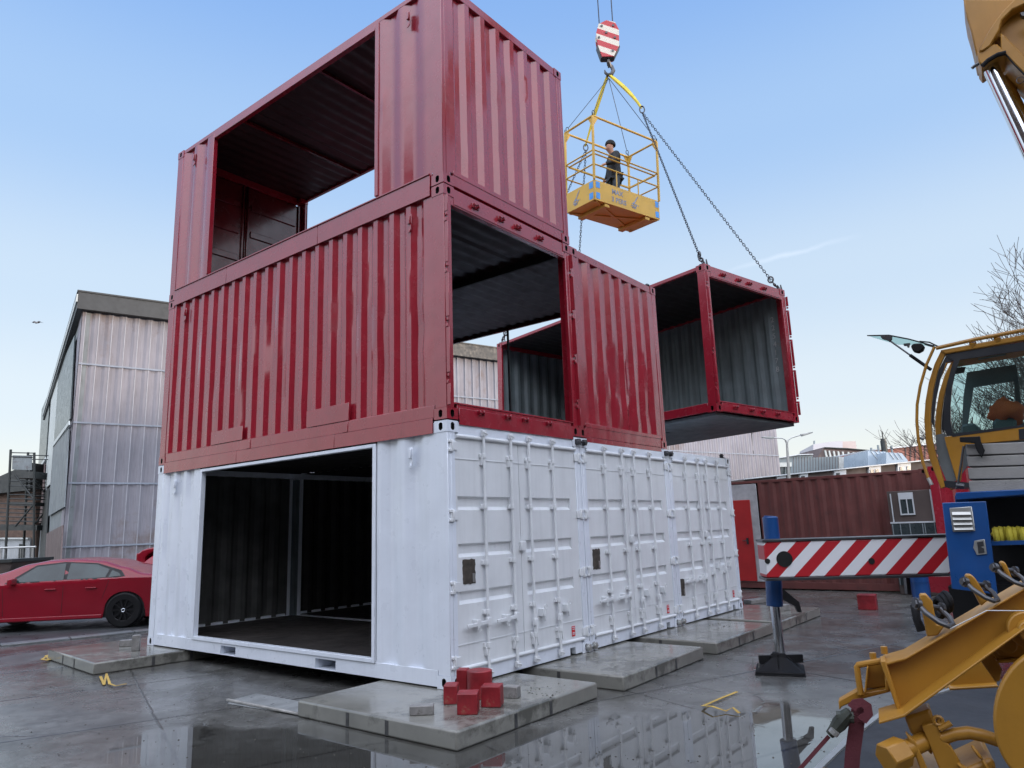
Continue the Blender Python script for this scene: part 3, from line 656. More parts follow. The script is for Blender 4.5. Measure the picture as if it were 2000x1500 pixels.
x, y = at0(882, 1372); blk('wooden_block', 'redwood', 'leftmost red wooden block, darker on its right side', 'block', x, y, -.004, .12, .17, .155, .62, RB)
x, y = at0(962, 1378); blk('wooden_block', 'redwood', 'right red wooden block with a knocked pale top', 'block', x, y, -.004, .17, .16, .17, .5, RB)
x, y = at0(938, 1362); k = MB(); k.tube((0, 0, 0), (0, 0, .235), .115, n=18); o = build(k, 'round_block', 'redwood', bevel=.006); o.location = (x, y, -.004); setp(o, 'rounded worn red wooden block standing tallest behind the others', 'block', RB)
x, y = at0(905, 1356); blk('wooden_block', 'redwood', 'rear red wooden block tucked against the container casting', 'block', x, y, -.004, .1, .12, .225, .5, RB)
x, y = at0(824, 1395); blk('paving_brick', 'brick', 'grey paving brick lying left of the red blocks', 'brick', x, y, -.004, .20, .10, .075, .72, 'loose grey bricks')
x, y = at0(1000, 1362); blk('paving_brick', 'brick', 'grey paving brick behind the right red block', 'brick', x, y, -.004, .14, .1, .1, .3, 'loose grey bricks')
x, y = at0(265, 1271); blk('paving_brick', 'brick', 'grey brick standing upright on the left slab', 'brick', x, y, -.004, .10, .07, .21, .9, 'loose grey bricks')
x, y = at0(249, 1262); blk('paving_brick', 'brick', 'grey brick lying flat on the left slab', 'brick', x, y, -.004, .20, .1, .09, .9, 'loose grey bricks')
x, y = at0(1528, 1193); blk('paving_brick', 'brick', 'grey stone lying on the far right slab', 'brick', x, y, -.004, .28, .12, .1, 1.2, 'loose grey bricks')
X = onz(1696, 1190, G); blk('wooden_block', 'redwood', 'lone red block on the yard beyond the striped outrigger beam', 'block', X.x, X.y, G, .3, .25, .26, .1)
X = onz(1475, 1178, G); blk('paving_brick', 'brick', 'flat grey stone on the ground behind the far slab', 'brick', X.x, X.y, G, .45, .2, .08, 1.2)
# straps and litter on the yard
def ribbon(px, wd, lab, name='strap_piece', z=G, hs=None, mm='tape', cat='strap'):
    pts = [onz(u, v, z) + Vector((0, 0, .012+(hs[i] if hs else 0))) for i, (u, v) in enumerate(px)]
    k = MB(); n = len(pts); L = []; Rr = []
    for i, p in enumerate(pts):
        t = (pts[min(i+1, n-1)]-pts[max(i-1, 0)]).normalized(); s = t.cross(UP).normalized()*wd/2; L.append(p-s); Rr.append(p+s)
    V = L+Rr+[v+Vector((0, 0, .004)) for v in L+Rr]
    F = []
    for i in range(n-1): F += [(i, n+i, n+i+1, i+1), (2*n+i, 2*n+i+1, 3*n+i+1, 3*n+i), (i, i+1, 2*n+i+1, 2*n+i), (n+i, 3*n+i, 3*n+i+1, n+i+1)]
    F += [(0, 2*n, 3*n, n), (n-1, 2*n-1, 4*n-1, 3*n-1)]
    k.add(V, F); return single(k, name, mm, lab, cat, pts[0], smooth=0)
ribbon([(1440, 1354), (1410, 1366), (1378, 1380), (1372, 1384), (1392, 1390), (1418, 1392), (1432, 1390), (1444, 1396)], .026, 'yellow strap bent in a V in the puddle', hs=[.0, 0, 0, .01, .03, .0, .02, 0])
ribbon([(196, 1325), (203, 1340), (207, 1326), (214, 1340), (226, 1344), (246, 1338)], .03, 'crumpled yellow strap in front of the left slab', hs=[.01, .0, .05, .01, .01, 0])
ribbon([(82, 1290), (90, 1286), (98, 1291), (84, 1293), (95, 1294)], .05, 'small coil of yellow strap left of the left slab', hs=[.0, .03, .0, .02, .02])
k = MB(); pts = [onz(u, v, G)+Vector((0, 0, .004)) for u, v in ((448, 1370), (500, 1356), (590, 1372), (590, 1398), (445, 1376))]
k.prism([pts[0], pts[1], pts[2], pts[3], pts[4]], (0, 0, .004)); struct(k, 'pavement_patch', 'pale', smooth=0)
k = MB(); p, q = onz(444, 1371, G)+Vector((0, 0, .022)), onz(588, 1400, G)+Vector((0, 0, .022)); k.beam(p, q, .03, .02); single(k, 'white_batten', 'pwood', 'thin pale batten lying on the yard left of the front slab', 'batten', p, bevel=.004)
# ------------------------------------------------------------------ hoist
HK = Vector((-2.277, 8.015, 12.0))
def HC(x, y, z): return HL + HR @ Vector((x, y, z))
tops = [HC(-.09, .08, CH), HC(-.09, CW-.08, CH), HC(-CL+.09, .08, CH), HC(-CL+.09, CW-.08, CH)]
bd = RT
hb = thing('hook_block', 'red and white striped crane hook block high above the man basket', 'hook block', HK)
Bc = HK+Vector((0, 0, .62)); Pb = lambda a, z, t=0: Bc + bd*a + UP*z + FW*t
oct_ = [(-.16, -.50), (.12, -.50), (.26, -.22), (.28, .20), (.20, .40), (.0, .46), (-.19, .36), (-.26, .12), (-.24, -.18)]
k = MB(); k.prism([Pb(a, z, -.10) for a, z in oct_], FW*.02); ob = build(k, 'cheek_plate', 'stripe2', hb, world=True, bevel=.006)
k = MB(); k.prism([Pb(a, z, .10) for a, z in oct_], FW*.02); build(k, 'cheek_plate', 'stripe2', hb, world=True, bevel=.006)
k = MB(); k.disc(Pb(0, .12), FW, .20, .12); build(k, 'sheave', 'steel', hb, world=True)
k = MB(); k.prism([Pb(a*1.06, z, -.075) for a, z in ((-.17, -.52), (.13, -.52), (.27, -.22), (.22, -.10), (-.20, -.14), (-.25, -.2))], FW*.15); build(k, 'weight', 'steel', hb, world=True, bevel=.01)
k = MB()
for a, z in ((-.02, .12), (.17, -.02), (-.2, .0), (.1, -.36), (.15, .3), (-.12, .3)): k.disc(Pb(a, z, -.105), FW, .028, .03, 10)
build(k, 'bolt', 'steel', hb, world=True)
k = MB(); k.tube(Pb(0, -.5), Pb(0, -.66), .05, .04); pts = [Pb(.0, -.64), Pb(.07, -.70), Pb(.10, -.80), Pb(.05, -.90), Pb(-.04, -.91), Pb(-.09, -.85), Pb(-.10, -.78)]
k.path(pts, [.04, .045, .05, .05, .04, .03, .012], 8); k.tube(Pb(-.01, -.62, -.06), Pb(.03, -.72, .0), .05, n=8); build(k, 'hook', 'steel', hb, world=True)
for a, u in ((-.155, 1163), (.16, 1193)):
    k = MB(); k.tube(Pb(a, .2), Pb(a*1.1, 7.5), .013, n=6, cap=False); build(k, 'hoist_rope', 'cable', hb, world=True)
HP = Pb(-.02, -.87)
near_m = (tops[0]+tops[1])/2; far_m = (tops[2]+tops[3])/2
def bestt(a, b, u, v): return min((i/200 for i in range(201)), key=lambda t: (prj(a.lerp(b, t))[0]-u)**2+(prj(a.lerp(b, t))[1]-v)**2)
def on_depth(X, u, v):   # point seen at u,v at the depth of X
    return dep(u, v, (X-CP).dot(FW))
R1 = on_depth(HP.lerp(near_m, bestt(HP, near_m, 1254, 214)), 1254, 214); R2 = on_depth(HP.lerp(far_m, bestt(HP, far_m, 1144, 288)), 1144, 288)
def slingf(p, q, lab, sag):
    k = MB(); n = 7; mid = (p+q)/2+sag; pts = [p*(1-t)**2+mid*2*t*(1-t)+q*t*t for t in [i/n for i in range(n+1)]]
    for s in (0, .05):
        V = []
        for i, c in enumerate(pts):
            wv = (.022+.028*math.sin(math.pi*min(1, i/n*1.15+.05))) ; V += [c-RT*wv+FW*s, c+RT*wv*.8+FW*s, c+RT*wv*.8+FW*(s+.012), c-RT*wv+FW*(s+.012)]
        m_ = len(pts); k.add(V, [(4*i+a, 4*i+(a+1) % 4, 4*i+4+(a+1) % 4, 4*i+4+a) for i in range(m_-1) for a in range(4)])
    return single(k, 'lifting_sling', 'sling', lab, 'sling', p, 'yellow slings on the crane hook')
slingf(HP, R1+UP*.06, 'yellow webbing sling running from the hook down to the right chain ring', RT*.10+UP*.05)
slingf(HP, R2+UP*.06, 'yellow webbing sling running from the hook down behind the basket corner', -RT*.03)
def chain(p, q, lab, pitch=.058, r=.0068, name='lifting_chain', grp='chains carrying the hanging container', mm='cable', hooks=True):
    k = MB(); d = (q-p); L = d.length; d.normalize(); n = int(L/pitch); a = d.cross(UP).normalized(); b = a.cross(d)
    for i in range(n):
        c = p+d*(L*(i+.5)/n); ax = a if i % 2 else b; up = d.cross(ax)
        k.path([c+d*(pitch*.68)*math.cos(2*math.pi*j/8)+up*(pitch*.36)*math.sin(2*math.pi*j/8) for j in range(8)], r, 4, closed=True)
    o = single(k, name, mm, lab, 'chain', p, grp)
    if hooks:
        h = MB(); c = q-d*.22
        h.ring(c, a, .06, .016, 12, 6, .8); h.ring(q-d*.10, b, .05, .014, 12, 6, .8)
        h.path([q+UP*.06, q+RT*.03+UP*.0, q+RT*.0-UP*.06, q-RT*.05-UP*.02], [.018, .022, .022, .01], 6); build(h, 'end_hook', 'steel', o, world=True)
    return o
chain(R1-UP*.07, tops[0]+UP*.05, 'dark chain from the right ring to the near left top corner of the hanging container')
chain(R1-UP*.07, tops[1]+UP*.05, 'dark chain from the right ring to the near right top corner of the hanging container')
chain(R2-UP*.07, tops[2]+UP*.05, 'dark chain from the left ring down behind the stack to the far left container corner')
chain(R2-UP*.07, tops[3]+UP*.05, 'dark chain hanging almost straight down under the basket to the far right container corner')
for R_, lb in ((R1, 'right'), (R2, 'left')):
    k = MB(); k.ring(R_, FW, .085, .014, 18, 6, .62); single(k, 'lifting_ring', 'steel', 'steel oval ring between yellow sling and chains, the '+lb+' one', 'ring', R_, 'rings between slings and chains')
for i, t_ in enumerate(tops):      # small lifting lugs on the casting tops
    k = MB(); q = t_-UP*.02; k.box(q.x-.05, q.x+.05, q.y-.04, q.y+.04, q.z, q.z+.05); k.path([q+RT*.07+UP*.14, q+RT*.08+UP*.02, q+RT*.06-UP*.05], [.012, .022, .014], 6)
    single(k, 'container_lug', 'steel', 'dark lifting lug on the %s top corner of the hanging container' % ('near left', 'near right', 'far left', 'far right')[i], 'lug', q, 'lifting lugs on the hanging container', bevel=.003)
# ------------------------------------------------------------------ man basket
BL = Vector((-2.392, 8.004, 8.222)); BR = Matrix.Rotation(1.298, 3, 'Z') @ Matrix.Rotation(.043, 3, 'X')
ba, bb_, bh, bt = 1.977, .912, .449, 1.898
bk = thing('man_basket', 'yellow crane basket with railings and a man standing in it', 'basket', BL, BR)
ha, hb_ = ba/2, bb_/2
k = MB()
for s in (-1, 1): k.box(-ha, ha, s*hb_-.012*(s > 0)-.0, s*hb_+.012*(s < 0), 0, bh)
for s in (-1, 1): k.box(s*ha-.012*(s > 0), s*ha+.012*(s < 0), -hb_+.013, hb_-.013, 0, bh)
build(k, 'side_panel', 'yellow2', bk, bevel=.004)
k = MB(); k.box(-ha+.012, ha-.012, -hb_+.012, hb_-.012, .004, .03); build(k, 'floor_plate', 'yellow2', bk)
k = MB()
for s in (-1, 1): k.box(s*ha*.62-.07, s*ha*.62+.07, -hb_*.95, hb_*.95, -.075, -.002)
build(k, 'fork_pocket', 'yellow2', bk, bevel=.006, split=True)
k = MB(); k.beam((-ha*.95, -hb_*.9, -.012), (ha*.95, hb_*.9, -.012), .07, .022); k.beam((-ha*.95, hb_*.9, -.014), (ha*.95, -hb_*.9, -.014), .07, .022); build(k, 'cross_brace', 'yellow2', bk, bevel=.003)
for sx in (-1, 1):
    for sy in (-1, 1):
        k = MB(); k.box(sx*ha-.022, sx*ha+.022, sy*hb_-.022, sy*hb_+.022, bh, bt); build(k, 'corner_post', 'yellow2', bk, bevel=.004)
        k = MB(); c = Vector((sx*ha, sy*hb_, bt))
        for d in (Vector((-sx*.16, 0, 0)), Vector((0, -sy*.16, 0))):
            k.prism([c, c+d, c+Vector((0, 0, -.26))], d.cross(UP).normalized()*.012)
        build(k, 'gusset', 'yellow2', bk)
k = MB()
for s in (-1, 1): k.tube((-ha, s*hb_, bt), (ha, s*hb_, bt), .024, n=8); k.tube((s*ha, -hb_, bt), (s*ha, hb_, bt), .024, n=8)
build(k, 'top_frame', 'yellow2', bk)
for z, ins in ((1.12, 0), (1.07, .05), (.80, 0)):
    k = MB(); A_, B_ = ha-ins, hb_-ins
    for s in (-1, 1): k.tube((-A_, s*B_, z), (A_, s*B_, z), .017, n=8); k.tube((s*A_, -B_, z), (s*A_, B_, z), .017, n=8)
    build(k, 'handrail', 'yellow2', bk)
k = MB()
for x in (-.33, .33):
    for s in (-1, 1): k.tube((x*2.0*.5*1.0, s*hb_, bh), (x, s*hb_, .80), .015, n=6)
build(k, 'rail_upright', 'yellow2', bk)
M['bluep'] = mat('blue_reflector', (.06, .30, .75), .4, var=.2); M['stencil'] = mat('blue_stencil_paint', (.22, .26, .36), .6, var=.35, vs=14)
k = MB()
for x in (-ha+.10, ha-.08):
    for z in (.11, .35): k.box(x-.055, x+.055, -hb_-.004, -hb_-.001, z-.07, z+.07)
for y in (-hb_+.10,):
    for z in (.11, .35): k.box(-ha-.004, -ha-.001, y-.06, y+.06, z-.07, z+.07)
build(k, 'reflector', 'bluep', bk)
RX = Matrix.Rotation(math.pi/2, 4, 'X')
text_mesh('MAX', 'stencil_text', .155, 'stencil', bk, Matrix.Translation((-.32, -hb_-.003, .26)) @ RX, .001, bold=.003)
text_mesh('3 PERS', 'stencil_text', .155, 'stencil', bk, Matrix.Translation((-.28, -hb_-.003, .085)) @ RX, .001, bold=.003)
def logo(M_):
    k = MB()
    def st(pts, w_):
        for p, q in zip(pts[:-1], pts[1:]): k.beam(M_ @ Vector((p[0], 0, p[1])), M_ @ Vector((q[0], 0, q[1])), .003, w_, up=Vector((.01, .02, 1)))
    st([(-.06, -.10), (-.02, -.02), (.05, .08), (.10, .16)], .022); st([(-.10, -.06), (.0, .02), (.06, .12)], .016); st([(-.11, -.09), (.02, -.10), (.07, -.05), (-.06, -.03)], .022); st([(-.08, -.13), (.03, -.13)], .02); st([(.11, -.07), (.115, -.04)], .012)
    build(k, 'stencil_mark', 'stencil', bk)
logo(Matrix.Translation((.20, -hb_-.004, .22))); logo(Matrix.Translation((-ha-.004, .12, .22)) @ Matrix.Rotation(-math.pi/2, 4, 'Z'))
for i, (sx, sy) in enumerate(((-1, -1), (1, -1), (-1, 1), (1, 1))):
    c = BL + BR @ Vector((sx*ha, sy*hb_, bt+.02)); k = MB(); k.tube(HP+UP*(-.12), c+(HP-c).normalized()*.16, .0075, n=5)
    k.ring(c+(HP-c).normalized()*.10, FW, .05, .009, 12, 5, .6); k.ring(c+UP*.02, RT, .035, .009, 10, 5)
    single(k, 'basket_cable', 'cable', 'thin steel cable from the hook to the %s top corner of the basket' % ('near middle', 'right', 'left', 'rear middle')[i], 'cable', HP, 'cables holding the man basket')
# ------------------------------------------------------------------ the man
M['skin'] = mat('skin', (.42, .22, .15), .5, var=.1); M['jacket'] = mat('black_jacket', (.012, .013, .016), .75, var=.4, vs=8, bump=.5, bs=20); M['jeans'] = mat('dark_jeans', (.04, .055, .075), .8, var=.3, vs=12, bump=.4); M['beanie'] = mat('black_knit_hat', (.012, .013, .014), .9, var=.3, bump=.8, bs=80)
M['orange'] = mat('orange_hi_vis', (.8, .14, .03), .7, var=.15)
def skinned(name, V, E, R_, m, parent, root=0, lv=2):
    me = bpy.data.meshes.new(name); me.from_pydata(V, E, []); o = bpy.data.objects.new(name, me); COL.objects.link(o); me.materials.append(M[m])
    sk = o.modifiers.new('skin', 'SKIN'); ss = o.modifiers.new('sub', 'SUBSURF'); ss.levels = ss.render_levels = lv
    if not me.skin_vertices: me.attributes
    for i, r in enumerate(R_): me.skin_vertices[0].data[i].radius = (r, r) if not isinstance(r, tuple) else r
    me.skin_vertices[0].data[root].use_root = True; sk.use_smooth_shade = True
    if parent: o.parent = parent
    return o
def person(name, lab, loc, fwd, jm='jacket', tm='jeans', hat='beanie', reach=None, seated=False):
    f = Vector(fwd).normalized(); r = f.cross(UP); Rm = Matrix((r, f, UP)).transposed()
    t = thing(name, lab, 'person', loc, Rm)
    lk = .0
    V = [(0, 0, .95), (0, .0, 1.15), (0, .0, 1.36), (0, .025, 1.47), (0, .05, 1.53), (0, .085, 1.60), (0, .07, 1.68), (0, .045, 1.735), (0, .175, 1.605),
         (.10, 0, .90), (.11, .03, .50), (.12, -.03, .10), (.13, .10, .045), (-.10, 0, .90), (-.11, .03, .50), (-.12, -.03, .10), (-.13, .10, .045)]
    E = [(0, 1), (1, 2), (2, 3), (3, 4), (4, 5), (5, 6), (6, 7), (5, 8), (0, 9), (9, 10), (10, 11), (11, 12), (0, 13), (13, 14), (14, 15), (15, 16)]
    Rr = [.13, .12, .13, .06, .055, .075, .095, .07, .014, .085, .06, .042, .035, .085, .06, .042, .035]
    arms = {}
    for s in (-1, 1):
        b = len(V); el = (s*.25, .03, 1.14); wr = (s*.23, .20, .99) if s < 0 else (s*.24, .12, .93)
        if s < 0 and reach: el, wr = (s*.24, .10, 1.17), (s*.22, .30, 1.10)
        V += [(s*.17, .0, 1.40), el, wr, tuple(Vector(wr)+Vector((0, .05, -.03)))]; E += [(2, b), (b, b+1), (b+1, b+2), (b+2, b+3)]; Rr += [.065, .042, .028, .03]
        arms[s] = ((s*.17, .0, 1.40), el, wr)
        for q in range(4):
            p0 = Vector(wr)+Vector((s*.0+(q-1.5)*.02, .09, -.045)); p1 = p0+Vector((0, .03-.003*abs(q-1), -.03)); c = len(V)
            V += [tuple(p0), tuple(p1)]; E += [(b+3, c), (c, c+1)]; Rr += [.009, .008]
        c = len(V); p0 = Vector(wr)+Vector((-s*.04, .06, -.01)); V += [tuple(p0), tuple(p0+Vector((-s*.005, .03, -.01)))]; E += [(b+3, c), (c, c+1)]; Rr += [.010, .009]
    body = skinned('body', V, E, Rr, 'skin', t)
    JV = [(0, 0, .82), (0, .0, .98), (0, .0, 1.15), (0, .0, 1.36), (0, .01, 1.46)]; JE = [(0, 1), (1, 2), (2, 3), (3, 4)]; JR = [.165, .165, .155, .165, .09]
    for s in (-1, 1):
        b = len(JV); a = arms[s]; JV += list(a); JE += [(3, b), (b, b+1), (b+1, b+2)]; JR += [.09, .068, .05]
    skinned('jacket', JV, JE, JR, jm, t, 1)
    TV = [(0, 0, .93)]; TE = []; TR = [.14]
    for s in (-1, 1):
        b = len(TV); TV += [(s*.09, 0, .86), (s*.11, .03, .50), (s*.12, -.03, .09)]; TE += [(0, b), (b, b+1), (b+1, b+2)]; TR += [.10, .078, .065]
    skinned('trousers', TV, TE, TR, tm, t)
    for s in (-1, 1): k = MB(); k.box(s*.12-.045, s*.12+.045, -.09, .17, .0, .07); o = build(k, 'shoe', 'rubber', t, bevel=.02, seg=3)
    k = MB(); prof = [(0, .115), (.03, .118), (.07, .108), (.11, .08), (.135, .04)]; c = Vector((0, .055, 1.69)); n = 16; ax = Vector((0, -.15, 1)).normalized(); u_ = Vector((1, 0, 0)); v_ = ax.cross(u_)
    k.v = [c+ax*h+(u_*math.cos(2*math.pi*i/n)*.92+v_*math.sin(2*math.pi*i/n)*1.05)*r_ for h, r_ in prof for i in range(n)]+[c+ax*.145]
    k.f = [(a*n+i, a*n+(i+1) % n, (a+1)*n+(i+1) % n, (a+1)*n+i) for a in range(len(prof)-1) for i in range(n)]+[((len(prof)-1)*n+i, (len(prof)-1)*n+(i+1) % n, len(prof)*n) for i in range(n)]
    build(k, 'beanie', hat, t, smooth=60)
    return t
PX = dep(1204, 400, (BL-CP).dot(FW)); PX.z = BL.z+.035
person('person', 'man in black jacket, jeans and black beanie standing in the yellow basket looking down', PX, (-RT*1.0-FW*.25), reach=True)

# loose grit, chips and wet leaves lying on the slabs and the yard
k = MB(); rg = random.Random(3)
def crumb(x, y, z, s):
    a = rg.uniform(0, 6.3); n = 5; P = [Vector((x+s*rg.uniform(.6, 1)*math.cos(a+i*1.257), y+s*rg.uniform(.6, 1)*math.sin(a+i*1.257), z)) for i in range(n)]
    k.add(P+[Vector((x, y, z+s*rg.uniform(.3, .7)))], [(i, (i+1) % n, n) for i in range(n)])
for i in range(26): X = onz(rg.gauss(1058, 26), rg.gauss(1350, 7), -.003); crumb(X.x, X.y, -.003, rg.uniform(.006, .016))
for i in range(14): X = onz(rg.gauss(1415, 18), rg.gauss(1221, 3), -.003); crumb(X.x, X.y, -.003, rg.uniform(.006, .018))
for i in range(420): X = onz(rg.uniform(-50, 1900), 1240+260*rg.random()**.7, G+.001); crumb(X.x, X.y, G+.001, rg.uniform(.003, .012)) if not (abs(X.x) < 1.2 and abs(X.y) < 1.2) else None
gr = build(k, 'grit', mat('dark_grit', (.05, .045, .035), .8, var=.5, vs=30), smooth=0); setp(gr, kind='stuff', label='dark grit and wet leaf scraps scattered over the slabs and yard')
# ------------------------------------------------------------------ background buildings
M['facade'] = mat('translucent_corrugated_sheet', (.25, .243, .272), .6, var=.14, vs=.5, streak=.35, bump=.1, bs=8, spec=.25, dirt=((.19, .155, .15), .40, .3))
M['rib'] = mat('sheet_edge', (.34, .34, .37), .6, var=.15); M['purlin'] = mat('purlin', (.25, .28, .33), .7, var=.15)
M['fascia'] = mat('dark_fascia', (.028, .031, .033), .5, var=.15); M['trim'] = mat('pale_trim', (.45, .48, .47), .5)
M['board'] = mat('weathered_board', (.12, .085, .08), .7, var=.3, streak=.5, vs=1, dirt=((.25, .24, .23), .36, 1.2)); M['greypanel'] = mat('grey_board', (.17, .19, .20), .6, var=.25, vs=1.2, streak=.5, dirt=((.08, .06, .06), .35, 2.5)); M['winglass'] = mat('dark_window_glass', (.03, .042, .045), .3, var=.4, vs=1.5, streak=.5)
M['brickwall'] = mat('brown_brick', (.10, .065, .05), .85, var=.3, vs=3, bump=.5); M['whitewall'] = mat('dirty_white_wall', (.34, .36, .38), .8, var=.25, vs=.8, streak=.3)
M['pwhite'] = mat('white_panel', (.55, .58, .60), .5, var=.08); M['bsteel'] = mat('black_steel', (.018, .022, .022), .5, var=.2)
K0 = Vector((-28.151, 6.808, G)); E1 = Vector((.29, .957, 0)).normalized(); E2 = Vector((-E1.y, E1.x, 0)); ZT = 12.15; LEN = 48.5; DEP = 34
bl = thing('sheet_clad_hall', 'tall hall clad in ribbed translucent sheets with a dark fascia behind the container stack', 'building', K0)
def Q(a, d, z): return K0 + E1*a + E2*d + UP*(z-G)
k = MB(); corr(k, Q(0, 0, G), E1, LEN, UP, ZT-.75-G, -E2, depth=.07, per=.52, fl=.1, fr=.1, nv=5, wav=.004); build(k, 'front_wall', 'facade', bl, world=True, smooth=20)
k = MB()
for i in range(int(LEN/.52)): k.beam(Q(.12+.52*i, -.015, G), Q(.12+.52*i, -.015, ZT-.76), .035, .02, up=E2)
build(k, 'sheet_overlap', 'rib', bl, world=True, smooth=0)
k = MB()
for z in (9.05, 6.5, 3.95, 1.35): k.beam(Q(0, -.03, z), Q(LEN, -.03, z), .02, .07)
build(k, 'wall_rail', 'purlin', bl, world=True, smooth=0)
k = MB()
P_ = [Q(-.25, -.32, 0), Q(LEN+.2, -.32, 0), Q(LEN+.2, .1, 0), Q(.2, .1, 0), Q(.2, DEP, 0), Q(-.25, DEP, 0)]
k.prism([Vector((p.x, p.y, ZT-.75)) for p in P_], (0, 0, .74)); build(k, 'fascia', 'fascia', bl, world=True, smooth=0)
k = MB(); k.prism([Vector((p.x, p.y, ZT)) for p in [Q(-.29, -.36, 0), Q(LEN+.24, -.36, 0), Q(LEN+.24, DEP, 0), Q(-.29, DEP, 0)]], (0, 0, .07)); build(k, 'roof', 'fascia', bl, world=True, smooth=0)
k = MB(); k.prism([Q(0, .02, G), Q(0, DEP, G), Q(LEN, DEP, G), Q(LEN, .5, G), Q(.3, .5, G), Q(.3, .02, G)], (0, 0, ZT-.8-G)); build(k, 'side_wall', 'greypanel', bl, world=True, smooth=0)
k = MB(); corr(k, Q(-.02, 0, G), E2, 1.9, UP, ZT-.75-G, -E1, depth=.06, per=.4, fl=.05, fr=.05, nv=3); build(k, 'side_sheet', 'facade', bl, world=True, smooth=20)
k = MB(); k.beam(Q(-.28, -.36, ZT-.30), Q(-.28, DEP, ZT-.30), .05, .34); build(k, 'edge_trim', 'trim', bl, world=True, smooth=0)
class SPlane(Plane):
    def __init__(s, P, n, a): s.P = P; s.n = n; s.a = a
SW = SPlane(Q(-.06, 0, 0), E1, E2)
def sidepoly(name, m, px, t=0.0, th=.05):
    k = MB(); k.pp(SW, px, -t-th, -t); return build(k, name, m, bl, world=True, smooth=0)
sidepoly('window', 'winglass', [(149, 655), (118, 722), (108, 862), (140, 818)], .02)
sidepoly('pale_panel', 'trim', [(117, 726), (104, 752), (90, 955), (100, 946), (108, 860)], .02)
sidepoly('window', 'winglass', [(101, 758), (83, 800), (76, 918), (92, 888)], .02)
sidepoly('window_sill', 'trim', [(140, 822), (107, 866), (107, 873), (140, 830)], .06); sidepoly('window_sill', 'trim', [(92, 892), (73, 922), (73, 927), (92, 898)], .06)
sidepoly('wall_board', 'greypanel', [(137, 838), (106, 874), (97, 1008), (128, 990)], .01)
sidepoly('wall_board', 'board', [(126, 1026), (94, 1042), (88, 1150), (120, 1150)], .03)
sidepoly('doorway', 'bsteel', [(98, 953), (88, 962), (76, 1150), (87, 1150), (93, 1050)], .03)
sidepoly('wall_board', 'board', [(90, 905), (72, 925), (70, 1025), (84, 1020)], .03)
# fire escape at the left
FE = thing('fire_escape', 'black steel fire escape stairs at the far left of the hall', 'stairs', dep(40, 1120, 44)); FP = Plane(dep(40, 1000, 44))
def bars(px, r, nm='stair_bar', t=(0, 1.6)):
    k = MB()
    for p, q in px:
        for tt in t: k.tube(FP.hit(*p)+FP.n*tt, FP.hit(*q)+FP.n*tt, r, n=6)
    build(k, nm, 'bsteel', FE, world=True, split=True)
bars([((21, 878), (8, 1140)), ((67, 884), (66, 1140))], .07, 'stair_post')
bars([((22, 884), (67, 885)), ((21, 892), (66, 893)), ((20, 940), (66, 940)), ((18, 949), (66, 949)), ((17, 966), (66, 966)), ((16, 974), (66, 974))] + [((0, y), (70, y+2)) for y in (983, 993, 1001, 1009, 1017)], .035, 'railing')
bars([((30, 928), (66, 975)), ((30, 1028), (66, 985))], .05, 'stair_stringer')
k = MB(); k.pp(FP, [(20, 920), (68, 921), (68, 934), (19, 933)], 0, 1.6); k.pp(FP, [(0, 1024), (72, 1026), (72, 1036), (0, 1036)], 0, 1.6); k.pp(FP, [(14, 980), (68, 981), (68, 988), (14, 987)], 0, 1.6); build(k, 'landing', 'bsteel', FE, world=True, split=True)
k = MB(); k.pp(FP, [(24, 889), (62, 890), (62, 918), (23, 917)], .02, .04); build(k, 'guard_panel', 'greypanel', FE, world=True)
for i in range(9):
    k = MB(); y = 932+i*5.2; x = 30+i*4; k.pp(FP, [(x, y), (x+6, y), (x+6, y+1.2), (x, y+1.2)], 0.1, 1.5); build(k, 'step', 'bsteel', FE, world=True, smooth=0)
def house(name, m, lab, cat, px, D, th, ang=0, parts=(), grp=None):
    pl = Plane(dep(px[0][0], px[0][1], D), ang); base = []
    k = MB(); k.pp(pl, px, 0, th); t = thing(name, lab, cat, Vector((pl.P.x, pl.P.y, G)), None, grp); build(k, 'wall', m, t, world=True, smooth=0)
    for nm, mm, pp_, t0, t1 in parts: k = MB(); k.pp(pl, pp_, t0, t1); build(k, nm, mm, t, world=True, smooth=0)
    return t
house('low_building', 'brickwall', 'low brick building with a dark sloping roof and white lower wall behind the fire escape', 'building', [(-120, 985), (0, 962), (70, 955), (70, 1150), (-120, 1150)], 50, 8, 0,
      [('roof', 'bsteel', [(-120, 985), (-30, 950), (70, 905), (70, 958), (0, 965)], -.6, 8), ('white_wall', 'whitewall', [(-120, 1052), (62, 1052), (60, 1150), (-120, 1150)], -.2, 0), ('door', 'bsteel', [(43, 1062), (53, 1064), (50, 1122), (40, 1122)], -.3, -.1), ('gutter', 'trim', [(-120, 1050), (62, 1050), (62, 1053), (-120, 1053)], -.4, -.1)])
k = MB(); FPx = Plane(dep(10, 1120, 22)); 
for y in (1072,): k.tube(FPx.hit(-60, y), FPx.hit(70, y-4), .03, n=6)
for x in (-40, 0, 62): k.tube(FPx.hit(x+2, 1070), FPx.hit(x-2, 1160), .03, n=6)
for i in range(26): k.tube(FPx.hit(-60+i*5, 1072), FPx.hit(-61+i*5, 1150), .006, n=4)
single(k, 'mesh_fence', 'alu', 'thin galvanised fence in front of the white wall at far left', 'fence', FPx.hit(0, 1150))
SK = Plane(dep(0, 1130, 19)); k = MB(); k.pp(SK, [(-160, 1105), (25, 1095), (16, 1118), (26, 1140), (20, 1175), (-150, 1175)], 0, 1.6); k2 = MB(); k2.pp(SK, [(-160, 1101), (27, 1092), (26, 1098), (-160, 1108)], -.05, 1.65)
